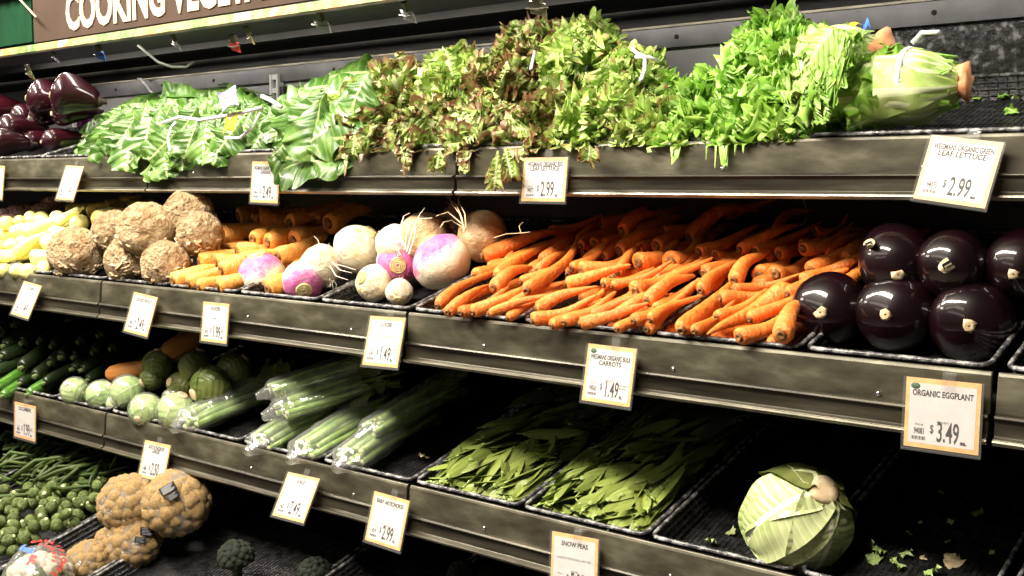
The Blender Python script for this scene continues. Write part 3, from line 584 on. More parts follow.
# x, y, r, lift, kind, direction of the crown in the picture (right, up, towards viewer)
for x, y, r, lift, kd, dr, lb in [(262, 274, 24, 0, 'p', (-.2, .9, .25), 'purple topped turnip touching the golden carrots'), (303, 281, 22, 0, 'p', (.2, -.5, .8), 'purple turnip at the very front, crown facing out'), (321, 266, 23, .012, 'w', (-.5, .6, -.4), 'white turnip with root hairs behind the front purple one'),
                                  (358, 249, 25, .03, 'w', (.6, .6, .2), 'smooth white turnip left of the rooty pair'), (396, 245, 20, .05, 'w', (-.1, .3, -.8), 'white turnip with long roots at the top of the pile'), (398, 263, 22, .02, 'p', (.1, -.15, 1), 'bright purple turnip with its yellow crown facing out'),
                                  (374, 283, 20, 0, 'w', (-.4, .2, .4), 'knobbly cream turnip low at the front'), (399, 292, 15, -.01, 'w', (0, -.4, .4), 'small plain white turnip at the tray front'), (442, 262, 30, .012, 'p', (-.60, .85, -.05), 'largest turnip, mottled white and pink, beside the carrots'),
                                  (424, 237, 24, .05, 'd', (-.3, .3, -.6), 'shaded tan turnip behind the largest one'), (483, 236, 25, .045, 'd', (-.9, .2, 0), 'shaded tan turnip at the back beside the carrots'), (456, 222, 16, .06, 'd', (0, -.6, -.5), 'small shaded turnip with upright roots at the back')]:
    zc = (at(x, y, 'mid', .03) - CAM) @ FW; rr = r / FOC * zc; p = at(x, y, 'mid', max(FLOOR_H + rr * .95, .0) + lift)
    d = RT * dr[0] + UP * dr[1] - FW * dr[2]; d /= np.linalg.norm(d)
    put('turnip', TV[kd][random.randrange(3)], p, p + d, rr, lb, 'turnip', 'turnips', sz=rr)
def roots(name, pts_list, lev, h, th, m, lb):
    P = []
    for pl in pts_list:
        P.append(tube([at(x, y, lev, h + .004 * k) for k, (x, y) in enumerate(pl)], [th * .7 * (1 - .6 * k / (len(pl) - 1)) for k in range(len(pl))], 5))
    tag(obj(name, mesh(name, join(P), m)), lb, 'roots')
roots('trailing_roots', [[(405, 250), (406, 238), (410, 226), (418, 219), (432, 218)], [(407, 252), (410, 240), (414, 228), (420, 214), (425, 208)], [(409, 254), (414, 240), (416, 228), (424, 222)], [(404, 246), (398, 232), (388, 228), (378, 232)], [(402, 244), (400, 228), (404, 216), (410, 213)]], 'mid', .10, .0022, 'root_white', 'white stringy roots rising above the turnips')
roots('trailing_roots', [[(464, 232), (462, 218), (457, 206), (447, 197)], [(465, 230), (460, 214), (452, 204), (449, 196)], [(463, 228), (452, 220), (444, 222), (440, 228)], [(466, 228), (465, 214), (458, 200), (461, 194)], [(462, 224), (448, 212), (436, 216)]], 'mid', .11, .0020, 'root_fibre', 'brown stringy roots standing up behind the turnips')
roots('trailing_roots', [[(494, 238), (506, 234), (522, 233), (530, 232)], [(521, 233), (519, 226), (523, 222)]], 'mid', .09, .0013, 'root_fibre', 'thin root hair reaching over the left carrots')
roots('trailing_roots', [[(320, 248), (318, 240), (314, 236)], [(328, 250), (329, 243)], [(332, 262), (340, 270), (352, 273)], [(334, 264), (344, 266), (356, 270)], [(330, 266), (336, 276), (348, 280)]], 'mid', .05, .0018, 'root_white', 'short pale root hairs on the white turnips')
roots('trailing_roots', [[(803, 192), (805, 205), (807, 216), (804, 224)]], 'mid', .06, .0018, 'root_fibre', 'thin root hanging down over the back carrots')

# ---- eggplants (dark globes), blossom end scar at z=0 facing out
def egg_var(seed, m, slim=False, scar=True):
    n = 22; pf = []
    for k in range(n + 1):
        q = k / n
        if not slim: r = sin(pi * min(.5, .5 * (q / .30) ** .56)) if q < .30 else 1 - .5 * ((q - .30) / .70) ** 1.8
        elif slim: r = sin(pi * min(.5, .5 * (q / .28) ** .62)) if q < .28 else 1 - .66 * ((q - .28) / .72) ** 1.2
        if q > .93: r *= 1 - ((q - .93) / .07) ** 2 * .7
        pf.append((q, max(r, .015)))
    v = [('body', mesh('body', lathe(pf, 32, .25 if slim else .1, .05, 1.1, seed), m))]
    if scar: v.append(('blossom_scar', mesh('blossom_scar', lathe([(.001, .02), (-.006, .10), (.0, .14 + .02 * (seed % 3)), (.012, .17)], 7, nz=.1, nf=9, seed=seed), 'eggplant_scar')))
    P = [tube([(.25 * cos(a), .25 * sin(a), 1.0), (.42 * cos(a), .42 * sin(a), .93), (.5 * cos(a + .1), .5 * sin(a + .1), .84)], [.14, .10, .02], 6) for a in np.linspace(0, 6.28, 6)[:-1]] + [lathe([(.97, .3), (1.02, .2), (1.10, .14), (1.12, .02)], 10)]
    if slim: P = [lathe([(.95, .30), (1.0, .26), (1.05, .14), (1.12, .12), (1.13, .02)], 10)]
    v.append(('calyx', mesh('calyx', join(P), 'calyx_dark' if slim else 'calyx')))
    return v
EV = [egg_var(i, 'eggplant') for i in range(3)]
def sticker(parent, dirv, r, col='tie_white'):
    pass
egl = [(826, 316, 37, 0, 'leftmost of the front row'), (891, 319, 39, 0, 'middle of the front row'), (966, 321, 41, 0, 'right of the front row, largest scar'), (885, 264, 31, .066, 'left of the stacked back row, with an oval sticker'), (951, 266, 31, .066, 'middle of the stacked back row, with an oval sticker'), (1015, 266, 30, .066, 'reddish one at the right edge of the back row')]
for i, (x, y, r, lift, lb) in enumerate(egl):
    zc = (at(x, y, 'mid', .03) - CAM) @ FW; rr = r / FOC * zc; c = at(x, y, 'mid', FLOOR_H + rr + lift); rr *= 1.06
    ax = np.array([.05 - .03 * (i % 3), 1, .16]); ax /= np.linalg.norm(ax)
    dr = RT * (-.45, -.5, -.32, .05, -.6, -.5)[i] + UP * (.12, .15, -.1, -.35, -.1, -.3)[i] - FW
    dr /= np.linalg.norm(dr); L = .145 if i < 3 else .14
    A_ = c + dr * rr * .98; ax = -dr * .75 + ax * .45; ax /= np.linalg.norm(ax); B_ = A_ + ax * L
    o = put('eggplant', EV[i % 3], A_, B_, rr, 'glossy near-black eggplant, ' + lb, 'eggplant', 'dark globe eggplants')
    if i in (3, 4):                          # small oval stickers lying on the skin
        from mathutils.bvhtree import BVHTree
        me_ = EV[i % 3][0][1]; bv = BVHTree.FromPolygons([put.last @ v.co for v in me_.vertices], [tuple(p.vertices) for p in me_.polygons])
        rd = Vector(ray(870, 244) if i == 3 else ray(949, 264)).normalized(); hp, hn, _, _ = bv.ray_cast(Vector(CAM), rd); pc = np.array(hp) + np.array(hn) * .0008
        M = frame(pc, pc + np.array(hn), .6, 1, 1); inv = put.last.inverted()
        el = [(.0105 * cos(t), .0075 * sin(t), 0) for t in np.linspace(0, 2 * pi, 24, endpoint=False)]
        s1 = obj('sticker', mesh('sticker', (el + [(p[0], p[1], .0012) for p in el], [tuple(range(24, 48)), tuple(range(23, -1, -1))] + [(k, (k + 1) % 24, 24 + (k + 1) % 24, 24 + k) for k in range(24)]), 'scrap_pale'), o, inv @ M, label='oval cream sticker with dark print')
        obj('print', mesh('print', join([box(-.005, .005, .0005, .0035, .0012, .0017), box(-.0035, .0035, -.0035, -.0015, .0012, .0017), box(-.006, -.0045, -.003, .003, .0012, .0017), box(.0045, .006, -.003, .003, .0012, .0017)]), 'label_black', False), s1)

# ---- long purple eggplants on the top shelf
PV = [egg_var(10 + i, 'eggplant_purple', True) for i in range(3)]; MV = [egg_var(15, 'eggplant_magenta', True)]
pe = [(-6, 146, 18, 0, 0), (26, 142, 13, 0, 0), (48, 141, 13, 0, 0), (62, 138, 9, .0, 1), (6, 130, 15, .03, 0), (18, 118, 12, .05, 0), (37, 117, 12, .05, 0), (61, 113, 14, .05, 0), (82, 125, 9, .02, 1), (38, 97, 14, .085, 0), (64, 94, 16, .085, 0), (-6, 112, 14, .06, 0), (2, 119, 8, .045, 1)]
for i, (x, y, r, lift, mg) in enumerate(pe):
    zc = (at(x, y, 'top', .03) - CAM) @ FW; rr = r / FOC * zc; c = at(x, y, 'top', -.02 + rr + lift)
    ax = np.array([.42, .80, .05]) if i not in (9, 10) else np.array([.80, .42, -.18]); ax /= np.linalg.norm(ax); rr *= .92; dr = RT * -.4 - UP * .25 - FW; dr /= np.linalg.norm(dr); A_ = c + dr * rr * .9
    ax = -dr * .35 + ax * .7; ax /= np.linalg.norm(ax); Bq = A_ + ax * (.118 if not mg else .085)
    if Bq[1] > .455: Bq = A_ + (Bq - A_) * max(.25, (.455 - A_[1]) / (Bq[1] - A_[1]))
    nm = ['dark purple one at the left picture edge, bottom', 'wine red one, second in the bottom row', 'wine red one with pale gleam, third in the bottom row', 'small magenta one at the right of the bottom row', 'dark one in the second row at the left', 'mottled one in the middle of the heap', 'near-black one in the middle of the heap', 'wine red one under the topmost', 'small magenta one lying against the greens', 'left one of the two on top', 'topmost long one lying towards the greens', 'dark one at the left picture edge, upper', 'small red-purple one at the left edge'][i]
    put('purple_eggplant', (MV[0] if mg else PV[i % 3]), A_, Bq, rr, 'purple eggplant, ' + nm, 'eggplant', 'purple eggplants on the top shelf', roll=1.0)

# ---- yellow squash
def sq_var(seed, m='squash_yellow', stem='squash_stem'):
    pf = [(0, .05), (.01, .45), (.04, .78), (.10, .97), (.22, 1.0), (.4, .93), (.6, .72), (.78, .55), (.9, .50), (.97, .46), (1.0, .30)]
    return [('body', mesh('body', lathe(pf, 16, random.Random(seed).uniform(-.6, .6), .08, 1.0, seed), m)), ('stem', mesh('stem', lathe([(.99, .30), (1.02, .24), (1.08, .26), (1.09, .02)], 7), stem))]
SV = [sq_var(i) for i in range(4)]
ys = []
rn = random.Random(5)
for row, (yy, n, x0, dx, h) in enumerate([(268, 4, 2, 14, .0), (257, 5, -8, 13, .012), (245, 5, -4, 14, .03), (233, 5, -6, 14, .045), (224, 5, 4, 14, .058)]):
    for k in range(n): ys.append((x0 + k * dx + rn.uniform(-3, 3), yy + rn.uniform(-3, 3), h, row))
ys += [(60, 226, .055, 4), (76, 228, .06, 4), (90, 221, .065, 5), (104, 224, .06, 5)]
Al, Bl, Rl = [], [], []
for x, y, h, row in ys:
    a = at(x, y, 'mid', h + .004); th = rn.uniform(-1.2, .5); d = np.array([cos(th) * .7, .5 + .4 * sin(th), .12]) if row % 2 else np.array([-.8, .45, .0]); d /= np.linalg.norm(d)
    b = a + d * rn.uniform(.10, .14)
    if b[1] > .44: b = a + (b - a) * (.44 - a[1]) / (b[1] - a[1])
    Al.append(a); Bl.append(b); Rl.append(rn.uniform(.016, .021))
Al, Bl = relax(Al, Bl, Rl, 'mid', 50, .85, .12)
lab = ordinals([pj(a) for a in Al], 4, ['top', 'upper middle', 'lower middle', 'bottom'])
for i in range(len(ys)): put('yellow_squash', SV[i % 4], Al[i], Bl[i], Rl[i], 'pale yellow squash in the %s row of its heap, %s from the left' % lab[i][:2], 'squash', 'yellow squash')
DS = [sq_var(9, mat('squash_shaded', [(0.3, (.36, .26, .06)), (0.7, (.60, .46, .14))], rough=.4, scale=2).name if False else 'squash_shaded', 'squash_stem') for _ in range(1)] if False else None
mat('squash_shaded', [(0.3, (.40, .30, .07)), (0.7, (.66, .52, .16))], rough=.4, scale=2, vary=.2)  # shaded copy of the yellow skin, for squash at the back
DS = [sq_var(30 + i, 'squash_shaded') for i in range(3)]
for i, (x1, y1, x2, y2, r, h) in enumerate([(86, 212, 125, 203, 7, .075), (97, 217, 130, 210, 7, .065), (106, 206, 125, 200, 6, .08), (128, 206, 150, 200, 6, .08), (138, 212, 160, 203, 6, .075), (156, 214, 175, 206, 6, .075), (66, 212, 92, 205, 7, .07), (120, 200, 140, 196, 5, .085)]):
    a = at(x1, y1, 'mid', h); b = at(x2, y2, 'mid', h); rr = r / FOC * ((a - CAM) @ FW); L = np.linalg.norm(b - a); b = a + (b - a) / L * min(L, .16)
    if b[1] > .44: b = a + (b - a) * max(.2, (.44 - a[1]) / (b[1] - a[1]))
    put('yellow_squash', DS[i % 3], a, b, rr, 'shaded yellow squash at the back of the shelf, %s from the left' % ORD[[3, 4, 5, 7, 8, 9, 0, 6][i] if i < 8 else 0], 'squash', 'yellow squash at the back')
RV = [globe_var(60 + i, 'purple_root', .25, 2.2, 1.5, lambda s: [fibre(s, 4, 0, 0, .9, 'root_fibre', 'root_tip', (0, 0, -1.3), .15, .05)]) for i in range(2)]
for i, (x, y, r, h, lb) in enumerate([(8, 222, 8, .06, 'at the left picture edge'), (17, 213, 8, .07, 'second from the left edge'), (30, 210, 8, .07, 'beneath the white tag'), (42, 210, 7, .075, 'right of the white tag'), (52, 203, 8, .085, 'in the dark, high at the back'), (2, 216, 7, .07, 'tucked behind the leftmost one')]):
    p = at(x, y, 'mid', h); rr = r / FOC * ((p - CAM) @ FW); d = np.array([.8, .5, .2]); d /= np.linalg.norm(d)
    put('purple_root_vegetable', RV[i % 2], p, p + d, rr, 'purplish brown wrinkled root, ' + lb, 'root vegetable', 'purplish roots behind the yellow squash', sz=rr)
# ================================================================== LEAVES
def leaf(P0, d, nrm, L, Wd, nv=26, nu=11, bend=.6, ruf=.012, fr=22, fold=.25, style='round', seed=0, twist=0, rufin=.35):
    rn = random.Random(seed); d = np.array(d, float); d /= np.linalg.norm(d); nrm = np.array(nrm, float); nrm -= d * (nrm @ d); nrm /= np.linalg.norm(nrm); side = np.cross(nrm, d)
    t = np.linspace(0, 1, nv); ang = bend * t ** 1.6; c = np.cumsum(np.stack([d * cos(a) + nrm * sin(a) for a in ang]) * (L / nv), axis=0) + np.array(P0)
    N = np.stack([nrm * cos(a) - d * sin(a) for a in ang]); T = np.stack([d * cos(a) + nrm * sin(a) for a in ang])
    if style == 'round': w = np.where(t < .12, .12 + t * 1.2, .26 + .74 * np.sin(np.clip((t - .1) / .62, 0, 1) * pi / 2)) * np.sqrt(np.clip(1 - ((t - .62) / .40).clip(0) ** 2.4, .0, 1))
    else: w = np.where(t < .34, .07 + .02 * t, .09 + .91 * np.sin(np.clip((t - .34) / .3, 0, 1) * pi / 2)) * np.sqrt(np.clip(1 - ((t - .60) / .42).clip(0) ** 2, .0, 1))
    w = np.maximum(w, .02) * Wd * (1 + .08 * np.sin(t * 17 + rn.uniform(0, 6)))
    u = np.linspace(-1, 1, nu); U, Tt = np.meshgrid(u, t); au = np.abs(U)
    p = [rn.uniform(0, 6.28) for _ in range(8)]; sg = np.sign(U)
    amp = ruf * (rufin * au ** 1.2 + (1 - rufin) * au ** 3) * np.clip(Tt * 2.5 - .15, 0, 1); tip = np.clip((Tt - .78) / .22, 0, 1) ** 2 * ruf
    ph = Tt * fr + sg * 1.7 + p[0]
    r1 = amp * (np.sin(ph) + .7 * np.sin(ph * 1.73 + p[1] + U * 3) + .3 * np.sin(ph * 2.1 + p[2])) + tip * (np.sin(U * fr * .35 + p[3]) + .6 * np.sin(U * fr * .6 + p[4]))
    r2 = amp * (.8 * np.cos(ph * 1.1 + p[5]) + .5 * np.sin(ph * 1.9 + p[6]))
    tw = twist * Tt; cs, sn_ = np.cos(tw), np.sin(tw)
    sv = side[None, None, :] * cs[..., None] + N[:, None, :] * sn_[..., None]
    nn = N[:, None, :] * cs[..., None] - side[None, None, :] * sn_[..., None]
    V = c[:, None, :] + sv * (U * w[:, None] * (1 - .12 * fold) + .0)[..., None] + nn * (-fold * au ** 2 * w[:, None] + r1)[..., None] + T[:, None, :] * (r2 + .5 * amp * np.sin(ph * 1.4))[..., None] + sv * (r2 * .6 * sg)[..., None]
    a = (np.arange(nv - 1)[:, None] * nu + np.arange(nu - 1)[None, :]).ravel(); F = np.stack([a, a + 1, a + nu + 1, a + nu], -1)
    return V.reshape(-1, 3), F, np.stack([(U + 1) / 2, Tt], -1).reshape(-1, 2)
def grid_mesh(name, V, F, U, m):
    me = bpy.data.meshes.new(name); nf = len(F); me.vertices.add(len(V)); me.vertices.foreach_set('co', V.astype(np.float32).ravel())
    me.loops.add(nf * 4); me.loops.foreach_set('vertex_index', F.astype(np.int32).ravel()); me.polygons.add(nf); me.polygons.foreach_set('loop_start', np.arange(0, nf * 4, 4, dtype=np.int32))
    me.update(calc_edges=True); me.polygons.foreach_set('use_smooth', [True] * nf); l = me.uv_layers.new(name='UVMap'); l.data.foreach_set('uv', U.astype(np.float32)[F.ravel()].ravel()); me.materials.append(MATS[m]); return me
def leaves_mesh(name, ls, m, lev=None, hmin=0.0, droop=0.0, hmax=.5, hang=.03):
    V = []; F = []; U = []; n = 0
    if any(len(q) != 4 for _a, f, _b in ls for q in f[-2:]): ls = [(v, [q for q in f if len(q) == 4], u) for v, f, u in ls]
    for v, f, u in ls: V.append(v); F.append(np.asarray(f) + n); U.append(u); n += len(v)
    V = np.concatenate(V); U = np.concatenate(U); F = np.concatenate(F)
    if lev:
        Y0, Z0 = LEV[lev]; zf = Z0 + (V[:, 1] - Y0) * TS + hmin; inside = V[:, 1] > Y0 - .02
        lack = np.where(inside, np.maximum(zf - V[:, 2], 0), 0); V[:, 2] += lack * (.97 + .0 * lack) 
        V[:, 1] = np.minimum(V[:, 1], BACK - .012 - .01 * np.abs(np.sin(V[:, 0] * 90)))
        hi = Z0 + (np.maximum(V[:, 1], Y0) - Y0) * TS + hmax; ex = np.maximum(V[:, 2] - hi, 0); V[:, 2] -= ex - .02 * (1 - np.exp(-ex / .06))
        over = np.maximum(Y0 - .015 - V[:, 1], 0); V[:, 2] -= over * droop; V[:, 1] += over - (.026 if hang < .047 or hang > .055 else .042) * (1 - np.exp(-over / .06))
        lo = Z0 - .005; ex = np.maximum(lo - V[:, 2], 0); V[:, 2] = np.where(V[:, 1] < Y0 - .02, V[:, 2] + ex - hang * (1 - np.exp(-ex / .05)), V[:, 2])
    return grid_mesh(name, V, F, U, m)
def head(base, tip, n, L, Wd, m, lev, label, cat='lettuce', name='lettuce_head', group=None, spread=.7, seed=0, ruf=.014, fr=24, nv=40, nu=15, r0=.02, bend=.7, style='round', hmin=-.004, droop=1.2, band=None, stub=None, fold=.25, squash=1.0, rufin=.35, flat=0., hmax=.15, hang=.03):
    rn = random.Random(seed); base = np.array(base); tip = np.array(tip); ax = tip - base; LT = np.linalg.norm(ax); ax /= LT
    up = np.array([0, 0, 1.]); a = np.cross(ax, up); a /= np.linalg.norm(a); b = np.cross(a, ax); ls = []
    for i in range(n):
        k = (i + .5) / n; ph = i * 2.39996 + rn.uniform(-.3, .3); e = a * cos(ph) + b * sin(ph) * squash
        e2 = e if flat == 0 else (e * (1 - flat) + b * flat * (1 if rn.random() < .8 else -.3)); e2 = e2 / np.linalg.norm(e2)
        th = spread * k * rn.uniform(.7, 1.1); d = ax * cos(th) + e * sin(th); ll = L * rn.uniform(.82, 1.08) * (1 - .18 * k)
        ls.append(leaf(base + e * r0 * (.25 + .75 * k), d, e2 * .9 + .1 * up, ll, Wd * rn.uniform(.8, 1.15), nv, nu, bend * k * rn.uniform(.4, 1.3), ruf * rn.uniform(.8, 1.2), fr, fold, style, rn.randrange(9999), rn.uniform(-.3, .3), rufin))
    o = obj(name, leaves_mesh('leaves', ls, m, lev, hmin, droop, hmax, hang)); tag(o, label, cat, group)
    if band: 
        q, br = band; c = base + ax * q; P = [c + (a * cos(t) + b * sin(t) * .9) * br * (1 + .04 * sin(3 * t)) for t in np.linspace(0, 2 * pi, 24, endpoint=False)]
        obj('tie_band', mesh('tie_band', tube(P, .0035, 6, True), 'tie_white'), o)
        tl = c + b * br; obj('tie_tail', mesh('tie_tail', tube([tl, tl + b * .012 + ax * -.012, tl + b * .010 - ax * .035 - a * .01], .003, 6), 'tie_white'), o)
    if stub:
        sr, sm = stub; st = lathe([(-.012, sr * .3), (-.012, sr), (0, sr * 1.05), (.02, sr * 1.1), (.05, sr * .9)], 20, nz=.3, nf=60); M = frame(base - ax * .004, base + ax, 0, 1, 1)
        obj('cut_stem', mesh('cut_stem', st, sm), o, M)
    return o
def T_(x, y, h): return at(x, y, 'top', h)

# ---- broad leafy greens (left third of the top shelf)
gb = [((270, 100, .05), (150, 112, .05), 'lying flat at the back against the steel panel', 14, 2)]
for (bx, by, bh), (tx, ty, th), lb, n, sd in gb:
    bs, tp = T_(bx, by, bh), T_(tx, ty, th)
    if bs[1] > .43: bs = bs + (tp - bs) * .1
    L = np.linalg.norm(tp - bs); tp = bs + (tp - bs) / L * min(L, .4)
    L = min(L, .34 if sd != 5 else .20)
    head(bs, tp, int(n * 1.4), L, .040 if sd != 5 else .050, 'leaf_chard', 'top', 'bunch of broad leafy greens ' + lb, 'leafy greens', 'leafy_greens_bunch', 'bunches of broad leafy greens', .30, sd, .005, 10, 34, 13, .018, .4, 'petiole', .0, 1.0, rufin=.6, flat=.35, hmax=[0, .06, .08, .07, .09, .11][sd], hang=.048)
def loose_leaves(name, specs, m, lb, cat='leafy greens', seed=0, **kw):
    ls = []
    for i, (x1, y1, h1, x2, y2, h2, w) in enumerate(specs):
        a, b = T_(x1, y1, h1), T_(x2, y2, h2); d = b - a; ls.append(leaf(a, d, -FW * .8 + UP * .4, np.linalg.norm(d), w, 26, 13, -.15, kw.get('ruf', .009), kw.get('fr', 15), .12, kw.get('style', 'round'), seed + i, 0, .6))
    tag(obj(name, leaves_mesh('leaves', ls, m, 'top', -.004, .0, .5, .048)), lb, cat)
TOPL = ([68, 95, 115, 150, 195, 235, 262, 285, 300, 320, 350, 378], [148, 116, 96, 89, 85, 88, 98, 88, 80, 70, 58, 50]); BOTL = ([68, 85, 110, 150, 185, 215, 240, 270, 300, 320, 345, 378], [158, 168, 164, 180, 170, 167, 152, 150, 164, 176, 152, 120])
def broad_bunch(xa, xb, n, lb, seed, up=0.0, size=1.0):
    rn = random.Random(seed); ls = []
    for i in range(n):
        x = xa + (xb - xa) * ((i * .618 + .3) % 1.0); q = (i + .5) / n; t_, b_ = np.interp(x, *TOPL), np.interp(x, *BOTL); ln = rn.uniform(32, 44) * size
        y = t_ + 8 + (b_ - t_ - 8) * q; Y = max(.34 - .25 * min(1, (y - t_) / 66.), .088)
        an = rn.uniform(-.45, .55) + (.6 - .9 * up if x < 285 else .9 - 1.9 * up * rn.random()) + .5 * q       # 0 = to the left, growing = downwards
        ex, ey = -cos(an) * ln, sin(an) * ln; A0 = onY(x - ex * .6, max(y - ey, t_ + 14), min(Y + .035, .42)); B0 = onY(x + ex * .4, y, Y - .004)
        nr = -FW * .75 + UP * rn.uniform(.1, .9) + RT * rn.uniform(-.6, .6); d = B0 - A0; L = np.linalg.norm(d)
        ls.append(leaf(A0, d, nr, L * 1.02, L * rn.uniform(.40, .54), 34, 15, -rn.uniform(.1, .6), .0050, 13, rn.uniform(.1, .5), 'round', seed * 99 + i, rn.uniform(-.5, .5), .7))
    return tag(obj('leafy_greens_bunch', leaves_mesh('leaves', ls, 'leaf_chard', None)), lb, 'leafy greens', 'bunches of broad leafy greens')
broad_bunch(72, 128, 22, 'bunch of broad green leaves at the left end, drooping over the shelf edge', 51)
broad_bunch(120, 180, 26, 'bunch of broad green leaves with one long leaf hanging below the shelf edge', 52)
broad_bunch(172, 232, 26, 'bunch of broad green leaves under the purple and yellow tags', 53)
broad_bunch(222, 292, 24, 'bunch of broad green leaves above the half covered price tag', 54)
broad_bunch(286, 356, 22, 'large upright glossy leaves between the upright and the curly lettuce', 55, 1.0, 1.45)

# white ties, purple and yellow tags
def cord(name, pts, th, m, lb): tag(obj(name, mesh(name, tube([T_(*p) for p in pts], th, 6), m)), lb, 'tie')
cord('twist_tie', [(162, 123, .085), (180, 117, .095), (200, 120, .10), (225, 116, .105), (245, 112, .10), (262, 108, .10)], .003, 'tie_white', 'white tie lying over the leafy greens below the purple tag')
cord('twist_tie', [(170, 150, .05), (168, 138, .05), (171, 128, .06), (176, 122, .07)], .0026, 'tie_white', 'white tie hanging down the front of the leafy greens')
cord('twist_tie', [(225, 138, .06), (240, 138, .06), (252, 128, .07), (260, 113, .085)], .0026, 'tie_white', 'curved white tie right of the yellow tag')
cord('twist_tie', [(262, 96, .11), (272, 101, .10), (281, 107, .09)], .004, 'tie_white', 'short white tie end pointing at the upright')
cord('twist_tie', [(632, 49, .11), (638, 54, .12), (645, 57, .12), (645, 70, .12), (641, 80, .12)], .0028, 'tie_white', 'white tie standing on the curly lettuce under the dark canopy')
cord('twist_tie', [(636, 57, .12), (648, 57, .12), (659, 61, .11)], .0028, 'tie_white', 'white tie tail pointing right above the curly lettuce')
cord('twist_tie', [(535, 52, .15), (533, 60, .15), (531, 69, .145)], .0022, 'tie_white', 'tiny white tie on the reddish curly lettuce')
def card_px(name, quad, h, m, lb, cat, th=.0012, kids=()):
    P = [T_(x, y, h) for x, y in quad]; n = np.cross(P[1] - P[0], P[3] - P[0]); n /= np.linalg.norm(n); c = sum(P) / 4; Q = [p - c for p in P]; G = 5; V = []; F = []
    for s in (0, 1):
        for i in range(G):
            for j in range(G):
                u, v = i / (G - 1), j / (G - 1); p = Q[0] * (1 - u) * (1 - v) + Q[1] * u * (1 - v) + Q[2] * u * v + Q[3] * (1 - u) * v; V.append(p + n * (s * th + .004 * sin(u * 5 + v * 2)))
    for s in (0, 1):
        for i in range(G - 1):
            for j in range(G - 1): a = s * G * G + i * G + j; q = (a, a + 1, a + G + 1, a + G); F.append(q if s else q[::-1])
    rim = [i * G for i in range(G)] + [(G - 1) * G + j for j in range(1, G)] + [i * G + G - 1 for i in range(G - 2, -1, -1)] + [j for j in range(G - 2, 0, -1)]
    for a, b in zip(rim, rim[1:] + rim[:1]): F.append((a, b, b + G * G, a + G * G))
    o = obj(name, mesh(name, (V, F), m), None, Matrix.Translation(c)); tag(o, lb, cat); return o
card_px('produce_tag', [(217, 92), (236, 87), (238, 104), (222, 110)], .125, 'band_tag_purple', 'crumpled purple and white printed tag on the leafy greens', 'tag')
card_px('produce_tag', [(226, 116), (239, 115), (233, 130), (222, 131)], .105, 'tag_yellow', 'yellow paper flag on the leafy greens', 'tag')

# ---- curly lettuce: rounded heads of frilled leaves
def dome(x, y, rp, Y, *a_, **k_):
    if Y < .2: y += 13; rp += 2; Y = .15
    return dome_(x, y, rp, Y, *a_, **k_)
def dome_(x, y, rp, Y, m, label, group, seed, n=32, fr=44, ruf=.0080, nv=100, nu=19, wr=.60, name='curly_lettuce', face=(-.15, -.75, .65), par=None):
    rn = random.Random(seed); c = onY(x, y, Y); R = rp / FOC * ((c - CAM) @ FW); c = c + np.array([.0, .35, -.2]) * R; f = np.array(face, float); f /= np.linalg.norm(f); a = np.cross(f, [0, 0, 1]); a /= np.linalg.norm(a); b = np.cross(f, a); ls = []
    for i in range(n):
        q = (i + .5) / n; th = 1.85 * sqrt(q) * rn.uniform(.85, 1.1); ph = i * 2.39996 + rn.uniform(-.2, .2); e = f * cos(th) + (a * cos(ph) + b * sin(ph)) * sin(th)
        t = np.array([rn.uniform(-1, 1) for _ in range(3)]); nr = t - e * (t @ e); nr /= np.linalg.norm(nr); nr = nr * .8 + (a * cos(ph) + b * sin(ph)) * .5
        ls.append(leaf(c + e * R * .22, e, nr, R * rn.uniform(.80, 1.0), R * wr * rn.uniform(.8, 1.15), nv, nu, rn.uniform(.3, 1.1), ruf * rn.uniform(.7, 1.2), fr, .10, 'round', rn.randrange(99999), rn.uniform(-.5, .5), .22))
    if par is not None: return obj('leaf_tips', leaves_mesh('leaf_tips', ls, m, 'top', -.004, .1, .6, .06), par)
    o = obj(name, leaves_mesh('leaves', ls, m, 'top', -.004, .1, .6, .06)); tag(o, label, 'lettuce', group); return o
red = [(352, 106, 26, .24, 'leaf_mixed', 'curly lettuce wedged behind the broad upright leaves'), (366, 128, 38, .17, 'leaf_red', 'reddish curly lettuce at the lower left, next to the broad leaves'), (424, 126, 40, .17, 'leaf_red', 'reddish curly lettuce over the edge, second in the bottom row'), (480, 126, 42, .17, 'leaf_red', 'reddish curly lettuce above the sagging strand at the shelf seam'), (537, 120, 43, .17, 'leaf_red', 'reddish curly lettuce just above the middle price tag'), (592, 116, 42, .17, 'leaf_mixed', 'mixed curly lettuce right of the middle price tag'), (642, 120, 36, .17, 'leaf_mixed', 'mixed green curly lettuce where red heads meet green ones'),
       (392, 92, 38, .27, 'leaf_red', 'reddish curly lettuce at the upper left of the curly heap'), (450, 84, 40, .27, 'leaf_mixed', 'green curly lettuce bulging at the upper left'), (503, 78, 42, .27, 'leaf_red', 'reddish curly lettuce in the centre of the upper row'), (528, 52, 36, .30, 'leaf_red', 'brownish red curly lettuce at the left of the peak'), (577, 58, 44, .29, 'leaf_mixed', 'curly lettuce at the peak with the tiny white tie'), (622, 82, 38, .27, 'leaf_mixed', 'mixed green curly lettuce left of the upright white tie'), (655, 96, 26, .30, 'leaf_green', 'small green curly lettuce under the upright white tie')]
for i, q in enumerate(red): dome(*q, 'curly lettuce heads', 500 + i)
